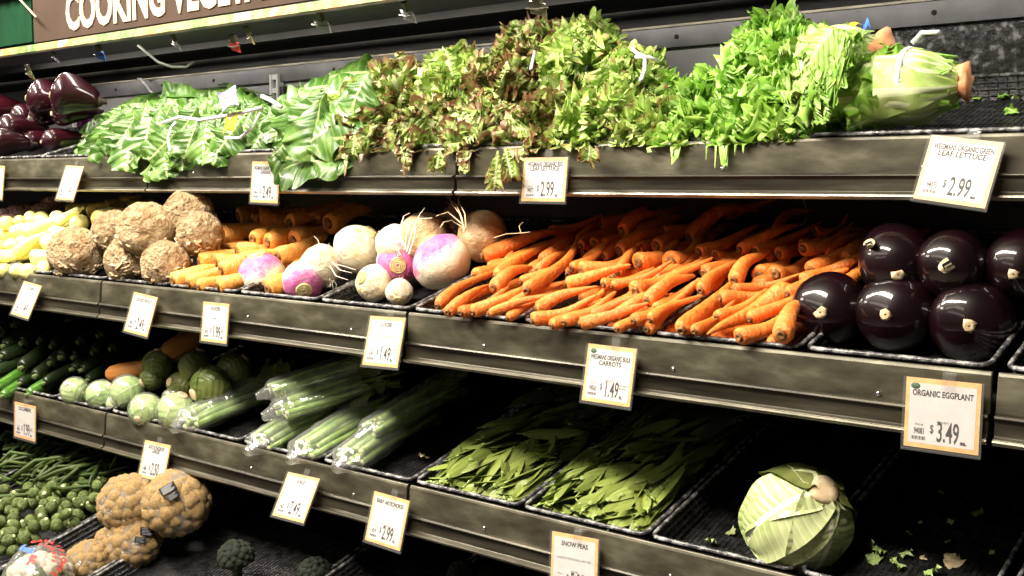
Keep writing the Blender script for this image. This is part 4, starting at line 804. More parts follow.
grn = [(690, 126, 38, .17, 'bright green curly lettuce at the lower left of the green heap'), (742, 118, 42, .17, 'bright green curly lettuce hanging lowest over the shelf edge'), (790, 106, 36, .17, 'bright green curly lettuce next to the banded head'), (705, 98, 28, .28, 'light green lettuce tucked at the back right of the white tie'), (750, 72, 40, .27, 'green lettuce in the middle of the green heap'), (768, 42, 34, .31, 'tall green lettuce at the peak against the dark canopy'), (785, 78, 34, .22, 'green lettuce under the stacked stemmed head')]
for i, q in enumerate(grn): dome(q[0], q[1], q[2], q[3], 'leaf_green', q[4], 'green leaf lettuce heads', 600 + i, 30, 36, .0085, 90, 19, .62, 'green_leaf_lettuce')
sl = []
for (x1, y1, x2, y2) in ((498, 150, 494, 190), (505, 148, 512, 178), (355, 135, 352, 155), (440, 150, 436, 170), (590, 145, 588, 162)):
    a, b = onY(x1, y1, .09), onY(x2, y2, .075)
    tag(obj('lettuce_leaf', leaves_mesh('leaves', [leaf(a, b - a, -FW, np.linalg.norm(b - a), .013, 60, 9, -.1, .007, 50, .1, 'round', x1, 0, .7)], 'leaf_red')), 'reddish lettuce strand over the shelf edge, ' + {498: 'longest one at the shelf seam', 505: 'short one beside the longest at the seam', 355: 'leftmost of them', 440: 'second from the left', 590: 'rightmost of them'}[x1], 'lettuce leaf')
hd = dict(name='green_leaf_lettuce', m='leaf_green', lev='top', cat='lettuce', group='banded green leaf lettuce')
b_, t_ = T_(957, 84, .042), T_(800, 92, .045)
HF = head(b_, t_, 34, .17, .040, label='banded green lettuce lying at the front with its cut stem to the right', seed=300, ruf=.006, fr=40, nv=90, nu=17, spread=.20, bend=.25, r0=.036, band=(.056, .0535), hmax=.3, stub=(.015, 'cut_orange'), rufin=.4, fold=.35, **hd)
b_, t_ = T_(874, 48, .095), T_(740, 66, .11)
HB = head(b_, t_, 22, .13, .030, label='green lettuce stacked behind with its orange cut stem showing', seed=301, ruf=.006, fr=40, nv=90, nu=17, spread=.16, bend=.2, r0=.024, hmax=.3, stub=(.014, 'cut_orange'), rufin=.4, fold=.35, **hd)
for k, (x, y, r, Y) in enumerate([(868, 92, 25, .20), (838, 98, 30, .18), (808, 104, 30, .17), (850, 70, 24, .24), (820, 72, 28, .24)]): dome_(x, y, r, Y, 'leaf_green', '', None, 700 + k, 24, 32, .007, 80, 17, .62, par=HF, face=(-.5, -.6, .6))
for k, (x, y, r, Y) in enumerate([(842, 52, 18, .29), (815, 48, 22, .30), (792, 40, 24, .31)]): dome_(x, y, r, Y, 'leaf_green', '', None, 720 + k, 20, 32, .006, 70, 17, .62, par=HB, face=(-.5, -.5, .7))
# heart of the banded head: broad overlapping ribs round the stem
for (bx, by, bh, tx, ty, th, rr_, sd) in ((959, 84, .042, 860, 91, .045, .043, 1), (876, 48, .095, 800, 56, .10, .030, 2)):
    b_, t_ = T_(bx, by, bh), T_(tx, ty, th); ax = (t_ - b_) / np.linalg.norm(t_ - b_); a = np.cross(ax, [0, 0, 1]); a /= np.linalg.norm(a); bb = np.cross(a, ax); ls = []
    for i in range(15):
        ph = i * 2.4; V = []; U = []; F = []; nv, nu = 16, 9
        for j in range(nv):
            t = j / (nv - 1); r = rr_ * (.42 + .62 * sin(min(t * 1.8, 1) * pi / 2)) * (1 + .04 * (i % 3))
            for k in range(nu):
                u = -1 + 2 * k / (nu - 1); an = ph + u * .55 * (.5 + t); q = r * (.93 + .012 * (i % 7) + .07 * (1 - abs(u)) ** 2 * (1 - .5 * t) + .025 * sin(t * 13 + u * 5 + i) + .02 * sin(u * 19 + i * 2)); V.append(b_ + ax * t * (.095 if sd == 1 else .07) + (a * cos(an) + bb * sin(an)) * q); U.append(((u + 1) / 2, t * .7))
        for j in range(nv - 1):
            for k in range(nu - 1): c = j * nu + k; F.append((c, c + 1, c + nu + 1, c + nu))
        ls.append((np.array(V), F, np.array(U)))
    par = [o for o in C.objects if o.get('label', '').startswith('banded green' if sd == 1 else 'green lettuce stacked')][0]
    obj('leaf_bases', leaves_mesh('leaf_bases', ls, 'leaf_heart' if 'leaf_heart' in MATS else 'leaf_cabbage'), par, label='pale ribbed leaf bases around the stem')
card_px('produce_tag', [(840, 28), (852, 25), (862, 22), (850, 32)], .115, 'tag_yellow', 'small yellow and white tag on the back lettuce stem', 'tag')
card_px('produce_tag', [(862, 22), (868, 20), (871, 28), (864, 29)], .115, 'logo_blue', 'small blue tag end on the back lettuce stem', 'tag')
# leaf scraps
def scrap(p, r, m, lb, cat='scrap', seed=0, grp=None, nrm=NRM):
    rn = random.Random(seed); n = 12; d = np.array([cos(seed), sin(seed), 0.2]); v, f, u = leaf(p, d, nrm, r * 2, r * .8, 10, 7, .5, r * .25, 12, .1, 'round', seed)
    tag(obj('leaf_scrap', mesh('leaf_scrap', (v, f), m, True, u)), lb, cat, grp)
for i, (x, y, r) in enumerate([(985, 94, .010), (995, 98, .008), (975, 99, .009), (1020, 113, .012), (1006, 97, .006), (1018, 99, .006)]):
    scrap(T_(x, y, -.028), r, 'leaf_green', 'torn green lettuce scrap on the empty wet tray, %s' % ['top one of the left cluster', 'right one of the left cluster', 'left one of the left cluster', 'at the picture edge', 'small, between cluster and edge', 'tiny, above the edge scrap'][i], 'scrap', 31 + i, 'lettuce scraps')

# ================================================================== LOWER SHELF
def B_(x, y, h): return at(x, y, 'bot', h)
def cabbage(center, R, pole, m, label, seed=0, n=8, dark=None, stemr=.30, name='cabbage', group=None, film=False, lift=.05, cat='cabbage'):
    rn = random.Random(seed); pole = np.array(pole, float); pole /= np.linalg.norm(pole); a = np.cross(pole, [0.3, .2, 1]); a /= np.linalg.norm(a); b = np.cross(pole, a); par = None
    def patch(ph, wd, rr, ext, sd):
        nv, nu = 26, 15; q = random.Random(sd); p = [q.uniform(0, 6) for _ in range(4)]; V = []; U = []; F = []
        for j in range(nv):
            t = j / (nv - 1); th = .20 + t * ext
            for k in range(nu):
                u = -1 + 2 * k / (nu - 1); w = wd * sqrt(max(0, sin(pi * min(t * .86 + .14, 1)))) ; an = ph + u * w / max(sin(min(th, pi - .2)), .35) * .9
                e = max(abs(u), t * .95) ** 6; q2 = rr * (1 + lift * e + .018 * abs(u) ** 3 * sin(t * 15 + p[0] + u) + .010 * sin(8 * u + p[1]) * t + .03 * np.exp(-(u * 7) ** 2) * (1 - t) + .012 * sin(14 * (t - abs(u) * .35) + p[2]))
                V.append(center + (pole * cos(th) + (a * cos(an) + b * sin(an)) * sin(th)) * R * q2); U.append(((u + 1) / 2, t))
        for j in range(nv - 1):
            for k in range(nu - 1): c = j * nu + k; F.append((c, c + 1, c + nu + 1, c + nu))
        return np.array(V), F, np.array(U)
    ls = [patch(i * 2.4 + rn.uniform(-.2, .2), rn.uniform(.85, 1.1), .90 + .012 * i, rn.uniform(1.7, 2.5), seed * 50 + i) for i in range(n)]
    core = sphere(R * .88, 24, 16, c=center); ls.insert(0, (np.array(core[0]), core[1], np.full((len(core[0]), 2), .30)))
    o = obj(name, leaves_mesh('leaves', ls, m)); tag(o, label, cat, group)
    if dark:
        dl = [patch(atan2(dv @ b, dv @ a), wd, 1.03, ex, seed * 70 + 3 + i) for i, (dv, wd, ex) in enumerate(dark)]; obj('outer_leaf', leaves_mesh('outer_leaf', dl, 'leaf_cabbage_dark'), o, label='darker green outer leaves')
    obj('cut_stem', mesh('cut_stem', lathe([(.0, R * stemr * .9), (.05 * R, R * stemr), (.12 * R, R * stemr * .9), (.125 * R, R * stemr * .4), (.12 * R, .0002)], 14, nz=.1, nf=30, seed=seed), 'cut_cream'), o, frame(center + pole * R * .92, center + pole * 2, 0, 1, 1))
    if film:
        disp = lambda d: .05 + .05 * noise.noise(Vector((d.x * 3 + seed, d.y * 3, d.z * 3)))
        obj('plastic_film', mesh('plastic_film', sphere(R, 24, 16, disp, c=center), 'cling_film'), o, label='crinkled clear plastic film')
    return o
c = B_(797, 519, .038); zc = (c - CAM) @ FW; Rc = 52 / FOC * zc
c = B_(797, 519, Rc - .034)
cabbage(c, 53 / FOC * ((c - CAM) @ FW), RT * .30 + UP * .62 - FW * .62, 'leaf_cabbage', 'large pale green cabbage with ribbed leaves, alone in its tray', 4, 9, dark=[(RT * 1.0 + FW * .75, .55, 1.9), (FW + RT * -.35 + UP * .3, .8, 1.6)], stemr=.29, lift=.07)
# small cabbages
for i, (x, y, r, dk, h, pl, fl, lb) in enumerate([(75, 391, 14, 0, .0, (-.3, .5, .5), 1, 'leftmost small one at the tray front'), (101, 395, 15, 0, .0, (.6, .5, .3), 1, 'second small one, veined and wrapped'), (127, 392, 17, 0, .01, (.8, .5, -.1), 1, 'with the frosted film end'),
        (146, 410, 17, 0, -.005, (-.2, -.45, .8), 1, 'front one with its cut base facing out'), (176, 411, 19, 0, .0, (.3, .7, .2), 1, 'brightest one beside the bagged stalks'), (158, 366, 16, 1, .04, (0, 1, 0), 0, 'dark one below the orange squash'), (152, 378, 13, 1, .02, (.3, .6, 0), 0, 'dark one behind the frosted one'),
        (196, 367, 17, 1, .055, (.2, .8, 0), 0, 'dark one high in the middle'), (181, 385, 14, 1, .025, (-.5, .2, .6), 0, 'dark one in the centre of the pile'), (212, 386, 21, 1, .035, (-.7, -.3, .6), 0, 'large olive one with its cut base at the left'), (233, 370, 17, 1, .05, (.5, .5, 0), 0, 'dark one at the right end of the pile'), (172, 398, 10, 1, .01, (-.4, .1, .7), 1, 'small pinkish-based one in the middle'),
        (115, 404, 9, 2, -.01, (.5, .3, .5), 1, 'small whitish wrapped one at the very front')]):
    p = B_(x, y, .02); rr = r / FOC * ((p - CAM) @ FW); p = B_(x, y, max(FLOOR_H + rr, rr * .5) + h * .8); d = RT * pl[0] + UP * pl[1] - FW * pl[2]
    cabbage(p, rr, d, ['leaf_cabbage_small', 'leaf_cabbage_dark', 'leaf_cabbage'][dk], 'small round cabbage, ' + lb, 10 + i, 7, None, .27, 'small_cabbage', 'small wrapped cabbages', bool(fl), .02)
OV = [[('body', mesh('body', lathe([(0, .1), (.02, .6), (.08, .9), (.2, 1), (.45, .85), (.65, .66), (.9, .68), (.97, .5), (1, .1)], 20, .2), 'squash_orange')), ('stem', mesh('stem', lathe([(.99, .2), (1.05, .16), (1.06, .02)], 6), 'squash_stem'))]]
for x1, y1, x2, y2, r, h, lb in [(107, 375, 146, 366, 9.5, .035, 'lower one behind the left small cabbages'), (162, 355, 200, 338, 11, .07, 'upper one running back under the shelf'), (178, 340, 214, 330, 10, .08, 'topmost one behind the price tag')]:
    a = B_(x1, y1, h); b = B_(x2, y2, h + .01); rr = r / FOC * ((a - CAM) @ FW); b = a + (b - a) / np.linalg.norm(b - a) * .17
    if b[1] > .44: b = a + (b - a) * (.44 - a[1]) / (b[1] - a[1])
    put('orange_squash', OV[0], a, b, rr, 'long orange squash, ' + lb, 'squash', 'orange squash')
# zucchini
def zu(seed, m): return [('body', mesh('body', lathe([(0, .1), (.008, .6), (.03, .9), (.1, 1), (.5, .98), (.85, .85), (.94, .7), (.98, .5), (1, .3)], 14, random.Random(seed).uniform(-.5, .5), .06, 1, seed), m)), ('stem', mesh('stem', lathe([(-.05, .3), (-.045, .42), (.0, .35), (.02, .5)], 7), 'zucchini_stem'))]
ZV = [zu(i, 'zucchini') for i in range(3)]; ZB = [zu(8, 'zucchini_lit')]
zl = [(-4, 389, 14, 378, 6, 0, 1), (3, 396, 22, 384, 6, -.01, 1), (29, 394, 62, 376, 6.5, -.01, 1), (20, 384, 36, 374, 6, .0, 0), (44, 384, 72, 370, 6, .0, 0), (22, 368, 52, 350, 8, .03, 0), (52, 362, 78, 346, 7, .035, 0), (60, 358, 84, 344, 7, .04, 0), (75, 358, 104, 344, 7, .035, 0), (72, 368, 104, 354, 6, .02, 0), (82, 370, 112, 356, 6, .02, 0),
      (2, 358, 30, 344, 7, .04, 0), (4, 346, 30, 334, 7, .055, 0), (22, 344, 46, 332, 7, .055, 0), (40, 342, 64, 330, 7, .06, 0), (53, 346, 80, 332, 7, .055, 0), (80, 342, 106, 328, 7, .06, 0), (94, 352, 124, 336, 7, .045, 0), (14, 326, 40, 318, 7, .08, 0), (68, 320, 96, 312, 7, .085, 0), (100, 336, 130, 322, 7, .07, 0), (112, 348, 140, 334, 7, .05, 0), (-6, 372, 16, 360, 7, .02, 0), (0, 332, 16, 322, 7, .075, 0), (36, 376, 50, 366, 7, .015, 0), (88, 380, 118, 362, 6, .005, 0)]
Al = [B_(q[0], q[1], q[5] + .008) for q in zl]; Bl = [B_(q[2], q[3], q[5] + .008) for q in zl]; Rl = [q[4] / FOC * ((a - CAM) @ FW) for q, a in zip(zl, Al)]
for i in range(len(zl)):
    d = Bl[i] - Al[i]; Bl[i] = Al[i] + d / np.linalg.norm(d) * .16
    if Bl[i][1] > .44: Bl[i] = Al[i] + (Bl[i] - Al[i]) * max(.3, (.44 - Al[i][1]) / (Bl[i][1] - Al[i][1]))
Al, Bl = relax(Al, Bl, Rl, 'bot', 50, .88, .12)
lab = ordinals([pj(a) for a in Al], 4, ['back', 'third', 'second', 'front'])
for i, q in enumerate(zl): put('zucchini', ZB[0] if q[6] else ZV[i % 3], Al[i], Bl[i], Rl[i], '%s zucchini in the %s row at the far left, %s from the left' % ('lit green' if q[6] else 'shaded green', lab[i][0], lab[i][1]), 'zucchini', 'zucchini')
# bagged green stalks
def stalks(A, B, r, n, label, seed, lit=True):
    rn = random.Random(seed); A, B = np.array(A), np.array(B); ax = (B - A) / np.linalg.norm(B - A); L = np.linalg.norm(B - A); a = np.cross(ax, [0, 0, 1]); a /= np.linalg.norm(a); b = np.cross(a, ax)
    root = empty('stalk_bundle', A, label, 'green stalks', 'bagged green stalks'); P = []; E = []
    for i in range(n):
        q = sqrt((i + .5) / n) * r * .86; ph = i * 2.4; o = a * cos(ph) * q + b * sin(ph) * q * .6; sr = r * rn.uniform(.15, .22); s = rn.uniform(0, .03); p0 = o + ax * s
        pts = [p0 + (ax * L * t + o * t * .35 + b * -.01 * t * t + a * rn.uniform(-.003, .003)) for t in np.linspace(0, 1, 7)]; P.append(tube(pts, [sr, sr, sr, sr * .9, sr * .9, sr * .8, sr * .6], 8)); E.append(tube([p0 - ax * .002, p0 + ax * .001], sr * .93, 8))
    obj('stalks', mesh('stalks', join(P), 'stalk'), root); obj('cut_ends', mesh('cut_ends', join(E), 'stalk_end'), root)
    ls = []
    for i in range(10):
        ph = rn.uniform(0, 6.28); o = a * cos(ph) * r * .7 + b * sin(ph) * r * .5; ls.append(leaf(o + ax * L * rn.uniform(.35, .6), ax + o * 6, o / np.linalg.norm(o), L * .5, r * .45, 12, 7, .3, .004, 16, .2, 'round', seed * 9 + i))
    obj('leaf_tips', leaves_mesh('leaf_tips', ls, 'leaf_cabbage_dark'), root)
    nz_, ns = 26, 30; V = []; F = []
    for j in range(nz_):
        t = j / (nz_ - 1); rr = r * (1.12 + .18 * t) * (min(1, .30 + t * 7) if t < .1 else 1)
        for k in range(ns):
            ph = 2 * pi * k / ns; q = rr * (1 + .07 * noise.noise(Vector((cos(ph) * 2 + seed, sin(ph) * 2, t * 14))) + .05 * sin(ph * 5 + t * 9 + seed)); V.append(ax * (t * L * .8 - .014 - .012 * (t == 0)) + a * cos(ph) * q + b * sin(ph) * q * .68)
    for j in range(nz_ - 1):
        for k in range(ns): F.append((j * ns + k, j * ns + (k + 1) % ns, (j + 1) * ns + (k + 1) % ns, (j + 1) * ns + k))
    obj('plastic_bag', mesh('plastic_bag', (V, F), 'cling_film'), root, label='crinkled clear plastic bag')
for i, (x1, y1, x2, y2, r, h, n, lb) in enumerate([(184, 424, 248, 393, 16, 0, 16, 'at the left, next to the brightest small cabbage'), (258, 446, 318, 410, 15, -.005, 15, 'left one of the front row'), (300, 454, 356, 418, 16, .0, 16, 'middle one of the front row'), (346, 462, 398, 424, 17, .0, 17, 'right one of the front row with bright stalk ends'),
        (276, 412, 350, 385, 15, .045, 14, 'stacked behind with its frosted bag end showing'), (270, 392, 340, 368, 13, .075, 12, 'dark one at the very back left'), (368, 432, 420, 400, 14, .03, 12, 'shaded one behind the right front bundle')]):
    a = B_(x1, y1, h + .008); b = B_(x2, y2, h + .012); rr = r / FOC * ((a - CAM) @ FW); rr *= 1.15; b = a + (b - a) / np.linalg.norm(b - a) * .215
    if b[1] > .45: b = a + (b - a) * (.45 - a[1]) / (b[1] - a[1])
    stalks(a, b, rr, n, 'bag of green stalks, ' + lb, 400 + i)
# snow peas
def pea_var(seed):
    rn = random.Random(seed); nv, nu = 15, 7; V = []; F = []; b = rn.uniform(-.2, .2)
    for s in (1, -1):
        for j in range(nv):
            t = j / (nv - 1); w = (sin(pi * t) ** .40) if 0 < t < 1 else 0; w = max(w * (1 - .25 * t), .03); cx = b * sin(pi * t)
            for k in range(nu):
                u = -1 + 2 * k / (nu - 1); bul = .10 + .05 * abs(sin(t * 19)) * (abs(u) < .5); V.append((cx + u * w, s * (bul * (1 - u * u)) * (w ** .5) + .15 * sin(t * 3 + seed) , t))
    n = nv * nu
    for s in (0, 1):
        for j in range(nv - 1):
            for k in range(nu - 1): a = s * n + j * nu + k; q = (a, a + 1, a + nu + 1, a + nu); F.append(q if s == 0 else q[::-1])
    cal = join([lathe([(-.02, .25), (.0, .34), (.03, .42)], 6, squash=.5), tube([(0, 0, -.01), (.05, .02, -.06), (.12, .03, -.10)], [.10, .08, .06], 5)])
    return [('body', mesh('body', (V, F), 'snow_pea')), ('calyx', mesh('calyx', cal, 'pea_calyx'))]
PE = [pea_var(i) for i in range(5)]
def pea_tray(x0, x1, side, n, seed):
    rn = random.Random(seed); Y0, Z0 = LEV['bot']; pts = []
    for i in range(n):
        s = .022 + (.39 * rn.random() if i % 5 > 1 else .09 * rn.random()); u = rn.uniform(.04, .96); X = x0 + (x1 - x0) * u
        top = -.008 + .026 * min(1, s / .14) + .009 * (1 - (2 * u - 1) ** 2) + .006 * noise.noise(Vector((X * 9, s * 9, seed)))
        if s < .05: top = -.006 + .25 * s
        h = top - rn.random() ** 1.4 * .016; h = max(h, -.026)
        front = s < .10; th = rn.gauss(pi * .40, .30) if not front else rn.gauss(pi * .5, .55)
        if rn.random() < .13: th = rn.uniform(-pi, pi)
        tl = rn.gauss(.02, .13); d = np.array([cos(th), 0, 0]) * 1 + SDIR * sin(th) + NRM * tl; d /= np.linalg.norm(d); Lp = rn.uniform(.078, .108)
        c = np.array([X, Y0, Z0]) + SDIR * s + NRM * h; a, b = c - d * Lp / 2, c + d * Lp / 2
        for q in (a, b):
            lo, hi = x0 + .026, x1 - .024; q[0] = min(max(q[0], lo), hi); sy = (q - np.array([0, Y0, Z0])) @ SDIR
            if sy < .018: q += SDIR * (.018 - sy)
            if sy > .44: q -= SDIR * (sy - .44)
            hh = (q - np.array([0, Y0, Z0])) @ NRM
            if hh < -.030: q += NRM * (-.030 - hh)
        if np.linalg.norm(b - a) < .04: continue
        pts.append((s, u, a, b, rn.choice((-1, 1)) * rn.uniform(.1, .9)))
    for i, (s, u, a, b, rl) in enumerate(pts):
        zone = ('front' if s < .12 else 'middle' if s < .26 else 'back') + (' left' if u < .35 else ' right' if u > .65 else ' centre')
        A, Bq = (a, b) if i % 3 else (b, a); L = np.linalg.norm(Bq - A)
        z = (Bq - A) / L; x = np.cross([0, 0, 1.], z); x /= np.linalg.norm(x)
        put('snow_pea', PE[i % 5], A, Bq, rn.uniform(.0098, .0125) , 'flat snow pea pod lying in the %s of the %s pea tray' % (zone, side), 'snow pea', 'snow peas', roll=rl)
def pea_bed(x0, x1, side, seed):
    rn = random.Random(seed); Y0, Z0 = LEV['bot']; P = []; src = [tuple(v.co) for v in PE[0][0][1].vertices]; sf = [tuple(p.vertices) for p in PE[0][0][1].polygons]
    for i in range(170):
        s = rn.uniform(.05, .40); X = rn.uniform(x0 + .045, x1 - .045); th = rn.uniform(.4, 2.7); d = np.array([cos(th), 0, 0]) + SDIR * sin(th) + NRM * rn.gauss(0, .15); d /= np.linalg.norm(d); c = np.array([X, Y0, Z0]) + SDIR * s + NRM * (rn.uniform(-.030, -.016 + .014 * min(1, s / .12)))
        L = .07; M = frame(c - d * L / 2, c + d * L / 2, rn.uniform(-.7, .7), .011); P.append(([tuple(M @ Vector(v)) for v in src], sf))
    o = obj('snow_pea_bed', mesh('snow_pea_bed', join(P), 'snow_pea')); tag(o, 'mass of snow pea pods filling the %s pea tray beneath its top pods' % side, 'snow peas', None, 'stuff')
pea_bed(-1.24, -1.02, 'left', 5); pea_bed(-1.02, -.80, 'right', 6)
pea_tray(-1.24, -1.02, 'left', 150, 1); pea_tray(-1.02, -.80, 'right', 150, 2)
# scraps in the empty lower trays
for i, (x, y, r, m, lb) in enumerate([(431, 457, .012, 'scrap_pale', 'curled pale scrap in the empty tray beside the bagged stalks'), (968, 513, .010, 'scrap', 'green scrap in the dark tray, upper right'), (952, 525, .006, 'scrap', 'small scrap left of the upper green one'), (888, 551, .012, 'leaf_cabbage_small', 'pale green scrap nearest the cabbage tray'), (897, 553, .010, 'leaf_cabbage_small', 'pale green scrap touching the one nearest the cabbage'),
        (873, 566, .013, 'leaf_cabbage_small', 'light leaf scrap at the bottom edge'), (908, 566, .012, 'leaf_cabbage_small', 'leaf scrap at the bottom edge, second from left'), (922, 571, .012, 'leaf_cabbage_small', 'leaf scrap at the bottom edge, third from left'), (948, 570, .016, 'scrap_pale', 'large cream scrap at the bottom edge'), (914, 535, .005, 'scrap_pale', 'tiny pale crumb in the middle of the dark tray'),
        (945, 541, .005, 'scrap_pale', 'tiny pale crumb right of the middle'), (918, 524, .004, 'scrap_pale', 'tiny crumb above the middle'), (947, 494, .005, 'scrap', 'tiny green crumb under the eggplant tag'), (882, 496, .004, 'scrap', 'tiny green crumb right of the cabbage'), (988, 554, .005, 'scrap_pale', 'tiny crumb at the far right'), (928, 560, .005, 'scrap_pale', 'tiny crumb between the leaf scraps'), (712, 540, .010, 'scrap', 'greenish scrap left of the cabbage'), (724, 534, .009, 'scrap', 'greenish scrap touching the cabbage side')]):
    scrap(B_(x, y, -.030), r, m, lb, 'scrap', 61 + i * 2, 'leaf scraps on the lower shelf')

# ================================================================== BOTTOM WELL
def W_(x, y, h): return at(x, y, 'base', h)
SPR = [[('body', mesh('body', sphere(1, 16, 12, lambda d, s=s: .06 * noise.noise(Vector((d.x * 3 + s, d.y * 3, d.z * 3))) - .05 * (abs(sin(3 * atan2(d.y, d.x) + d.z * 3)) < .2), sc=(1, 1, 1.15)), 'sprout')), ('base', mesh('base', lathe([(-1.25, .02), (-1.22, .28), (-1.0, .35)], 8), 'stalk_end'))] for s in range(4)]
rn = random.Random(9); sp = []
for i in range(230):
    x, y = rn.uniform(-10, 108), rn.uniform(480, 566)
    if y > 566 - .50 * x or y < 492 - .10 * x - 4: continue
    sp.append((x, y, .004 + rn.uniform(0, .03)))
Al = [W_(*q) for q in sp]; Rl = [.0108 + .003 * rn.random() for _ in sp]; Bl = [a + np.array([0, .004, 0]) for a in Al]
keep = [i for i in range(len(sp)) if sp[i][0] > -7 and -2.56 < Al[i][0] < -2.13 and Al[i][1] > -.28]; Al = [Al[i] for i in keep]; Bl = [Bl[i] for i in keep]; Rl = [Rl[i] for i in keep]
Al, Bl = relax(Al, Bl, Rl, 'base', 60, .97, .05); ok = [i for i, a in enumerate(Al) if pj(a)[0] > -7 and pj(a)[1] < 582 and not any((pj(b_)[0] - pj(a)[0]) ** 2 + (pj(b_)[1] - pj(a)[1]) ** 2 < 14 and (b_ - a) @ FW < -.006 for b_ in Al)]; Al = [Al[i] for i in ok]; Bl = [Bl[i] for i in ok]; Rl = [Rl[i] for i in ok]; lab = ordinals([pj(a) for a in Al], 6, ['top', 'second', 'third', 'fourth', 'fifth', 'lowest'])
for i, a in enumerate(Al):
    d = np.array([rn.uniform(-1, 1), rn.uniform(-1, 1), rn.uniform(-1, 1)]); d /= np.linalg.norm(d) + 1e-6
    put('brussels_sprout', SPR[i % 4], a, a + d, Rl[i], 'brussels sprout in the %s row of its heap, %s from the left' % lab[i][:2], 'brussels sprout', 'brussels sprouts', sz=Rl[i])
BV = [[('body', mesh('body', lathe([(0, .2), (.02, .7), (.1, 1), (.5, .9), (.9, .8), (.98, .3), (1, .1)], 8, q, wob=.6), 'bean'))] for q in (-6, -2, 3, 7)]
for i in range(110):
    x, y = rn.uniform(-15, 95), rn.uniform(438, 500)
    if y > 500 - .42 * x * .4 - .0 or x > 30 and y < 446: continue
    a = W_(x, y, .03 + rn.uniform(-.01, .02)); th = rn.gauss(1.0, .5); d = np.array([cos(th), sin(th), .25 + rn.uniform(-.15, .15)]); d /= np.linalg.norm(d); b = a + d * rn.uniform(.09, .13)
    if a[1] < -.27 or b[1] > .44: continue
    put('green_bean', BV[i % 4], a, b, .0045, 'thin green bean in the %s part of the bean heap' % ('left' if x < 25 else 'middle' if x < 60 else 'right'), 'green bean', 'green beans')
def florets(R, m, seed, sc=(1, 1, .8), n=34, fr=.34):
    rn = random.Random(seed); P = []
    for i in range(n):
        z = 1 - 1.25 * (i + .5) / n; ph = i * 2.4; s = sqrt(max(0, 1 - z * z)); q = fr * rn.uniform(.75, 1.15); c = (s * cos(ph) * (1 - q * .6), s * sin(ph) * (1 - q * .6), z * (1 - q * .6) * sc[2])
        P.append(sphere(q, 14, 10, lambda d, k=i: .16 * noise.noise(Vector((d.x * 3.2 + k, d.y * 3.2, d.z * 3.2))) + .07 * noise.noise(Vector((d.x * 8 + k, d.y * 8, d.z * 8))), c=c))
    P.append(sphere(.9, 16, 10, sc=sc)); return join(P)
def cauliflower(p, R, pole, label, seed, m='cauli', stickers=(), leaves=True, film=True):
    M = frame(p, np.array(p) + np.array(pole), .4 * seed, R, R); o = obj('cauliflower', mesh('curd', florets(1, m, seed, n=46, fr=.36), m), None, M); tag(o, label, 'cauliflower', 'wrapped cauliflowers')
    if leaves:
        ls = []
        for i in range(6):
            an = i * 1.05; e = np.array([cos(an), sin(an), 0]); ls.append(leaf(e * .35 + np.array([0, 0, -.85]), e * .9 + np.array([0, 0, .45]), e, 1.0, .42, 14, 9, -.7, .04, 10, .2, 'round', seed + i))
        obj('outer_leaves', leaves_mesh('outer_leaves', ls, 'leaf_cabbage_small'), o)
    if film: obj('plastic_film', mesh('plastic_film', sphere(1.08, 28, 20, lambda d: .04 * noise.noise(Vector((d.x * 3 + seed, d.y * 3, d.z * 3))), sc=(1, 1, .86)), 'cling_film'), o, label='tight clear plastic film')
    inv = M.inverted()
    for (x, y, w, h, rot, h0) in stickers:
        ctr = np.array(p); rdir = ray(x, y); rdir /= np.linalg.norm(rdir); oc = CAM - ctr; bq = oc @ rdir; cq = oc @ oc - (R * 1.10) ** 2; ds = bq * bq - cq
        if ds < 0: continue
        pt = CAM + rdir * (-bq - sqrt(ds)); nn = (pt - ctr) / np.linalg.norm(pt - ctr); xx = np.cross(UP, nn); xx /= np.linalg.norm(xx); yy = np.cross(nn, xx); x2 = xx * cos(rot) + yy * sin(rot); y2 = np.cross(nn, x2)
        Ms = Matrix([[x2[i], y2[i], nn[i], pt[i] + nn[i] * .001] for i in range(3)] + [[0, 0, 0, 1]])
        s = obj('label_sticker', mesh('label_sticker', box(-w / 2, w / 2, -h / 2, h / 2, -.0006, .0008), 'label_black', False), o, inv @ Ms, label='black label with fine grey print')
        obj('print', mesh('print', join([box(-w * .4, w * (.4 - .1 * (k % 3)), h * (.36 - .18 * k) - h * .04, h * (.36 - .18 * k) + h * .02, .0008, .0011) for k in range(5)]), 'label_grey', False), s)
    return o
def wrr(x, y, r, h): p = W_(x, y, h); return p, r / FOC * ((p - CAM) @ FW)
for (x, y, r, h, pl, lb, st) in [(126, 503, 27, .075, (-.35, .5, .8), 'upper left one with a green leaf edge below', ()), (177, 503, 31, .075, (.1, .5, .8), 'upper right one with a black label near its top', ((168, 489, .030, .018, .6, 0), (173, 496, .022, .012, .6, 0))),
                                 (134, 541, 26, .01, (-.2, .6, .8), 'front one with a black label at its right', ((147, 532, .028, .016, -.25, 0), (140, 540, .020, .011, -.25, 0))), (107, 540, 12, .0, (-.5, .5, .5), 'small one squeezed behind the front one', ()), (88, 561, 20, -.01, (0, .8, .6), 'golden one at the bottom beside the printed bag', ())]:
    p, R = wrr(x, y, r, h); d = RT * pl[0] + UP * pl[1] - FW * pl[2]; d /= np.linalg.norm(d); cauliflower(p, R, d, 'plastic wrapped cauliflower, ' + lb, int(x), 'cauli', st)
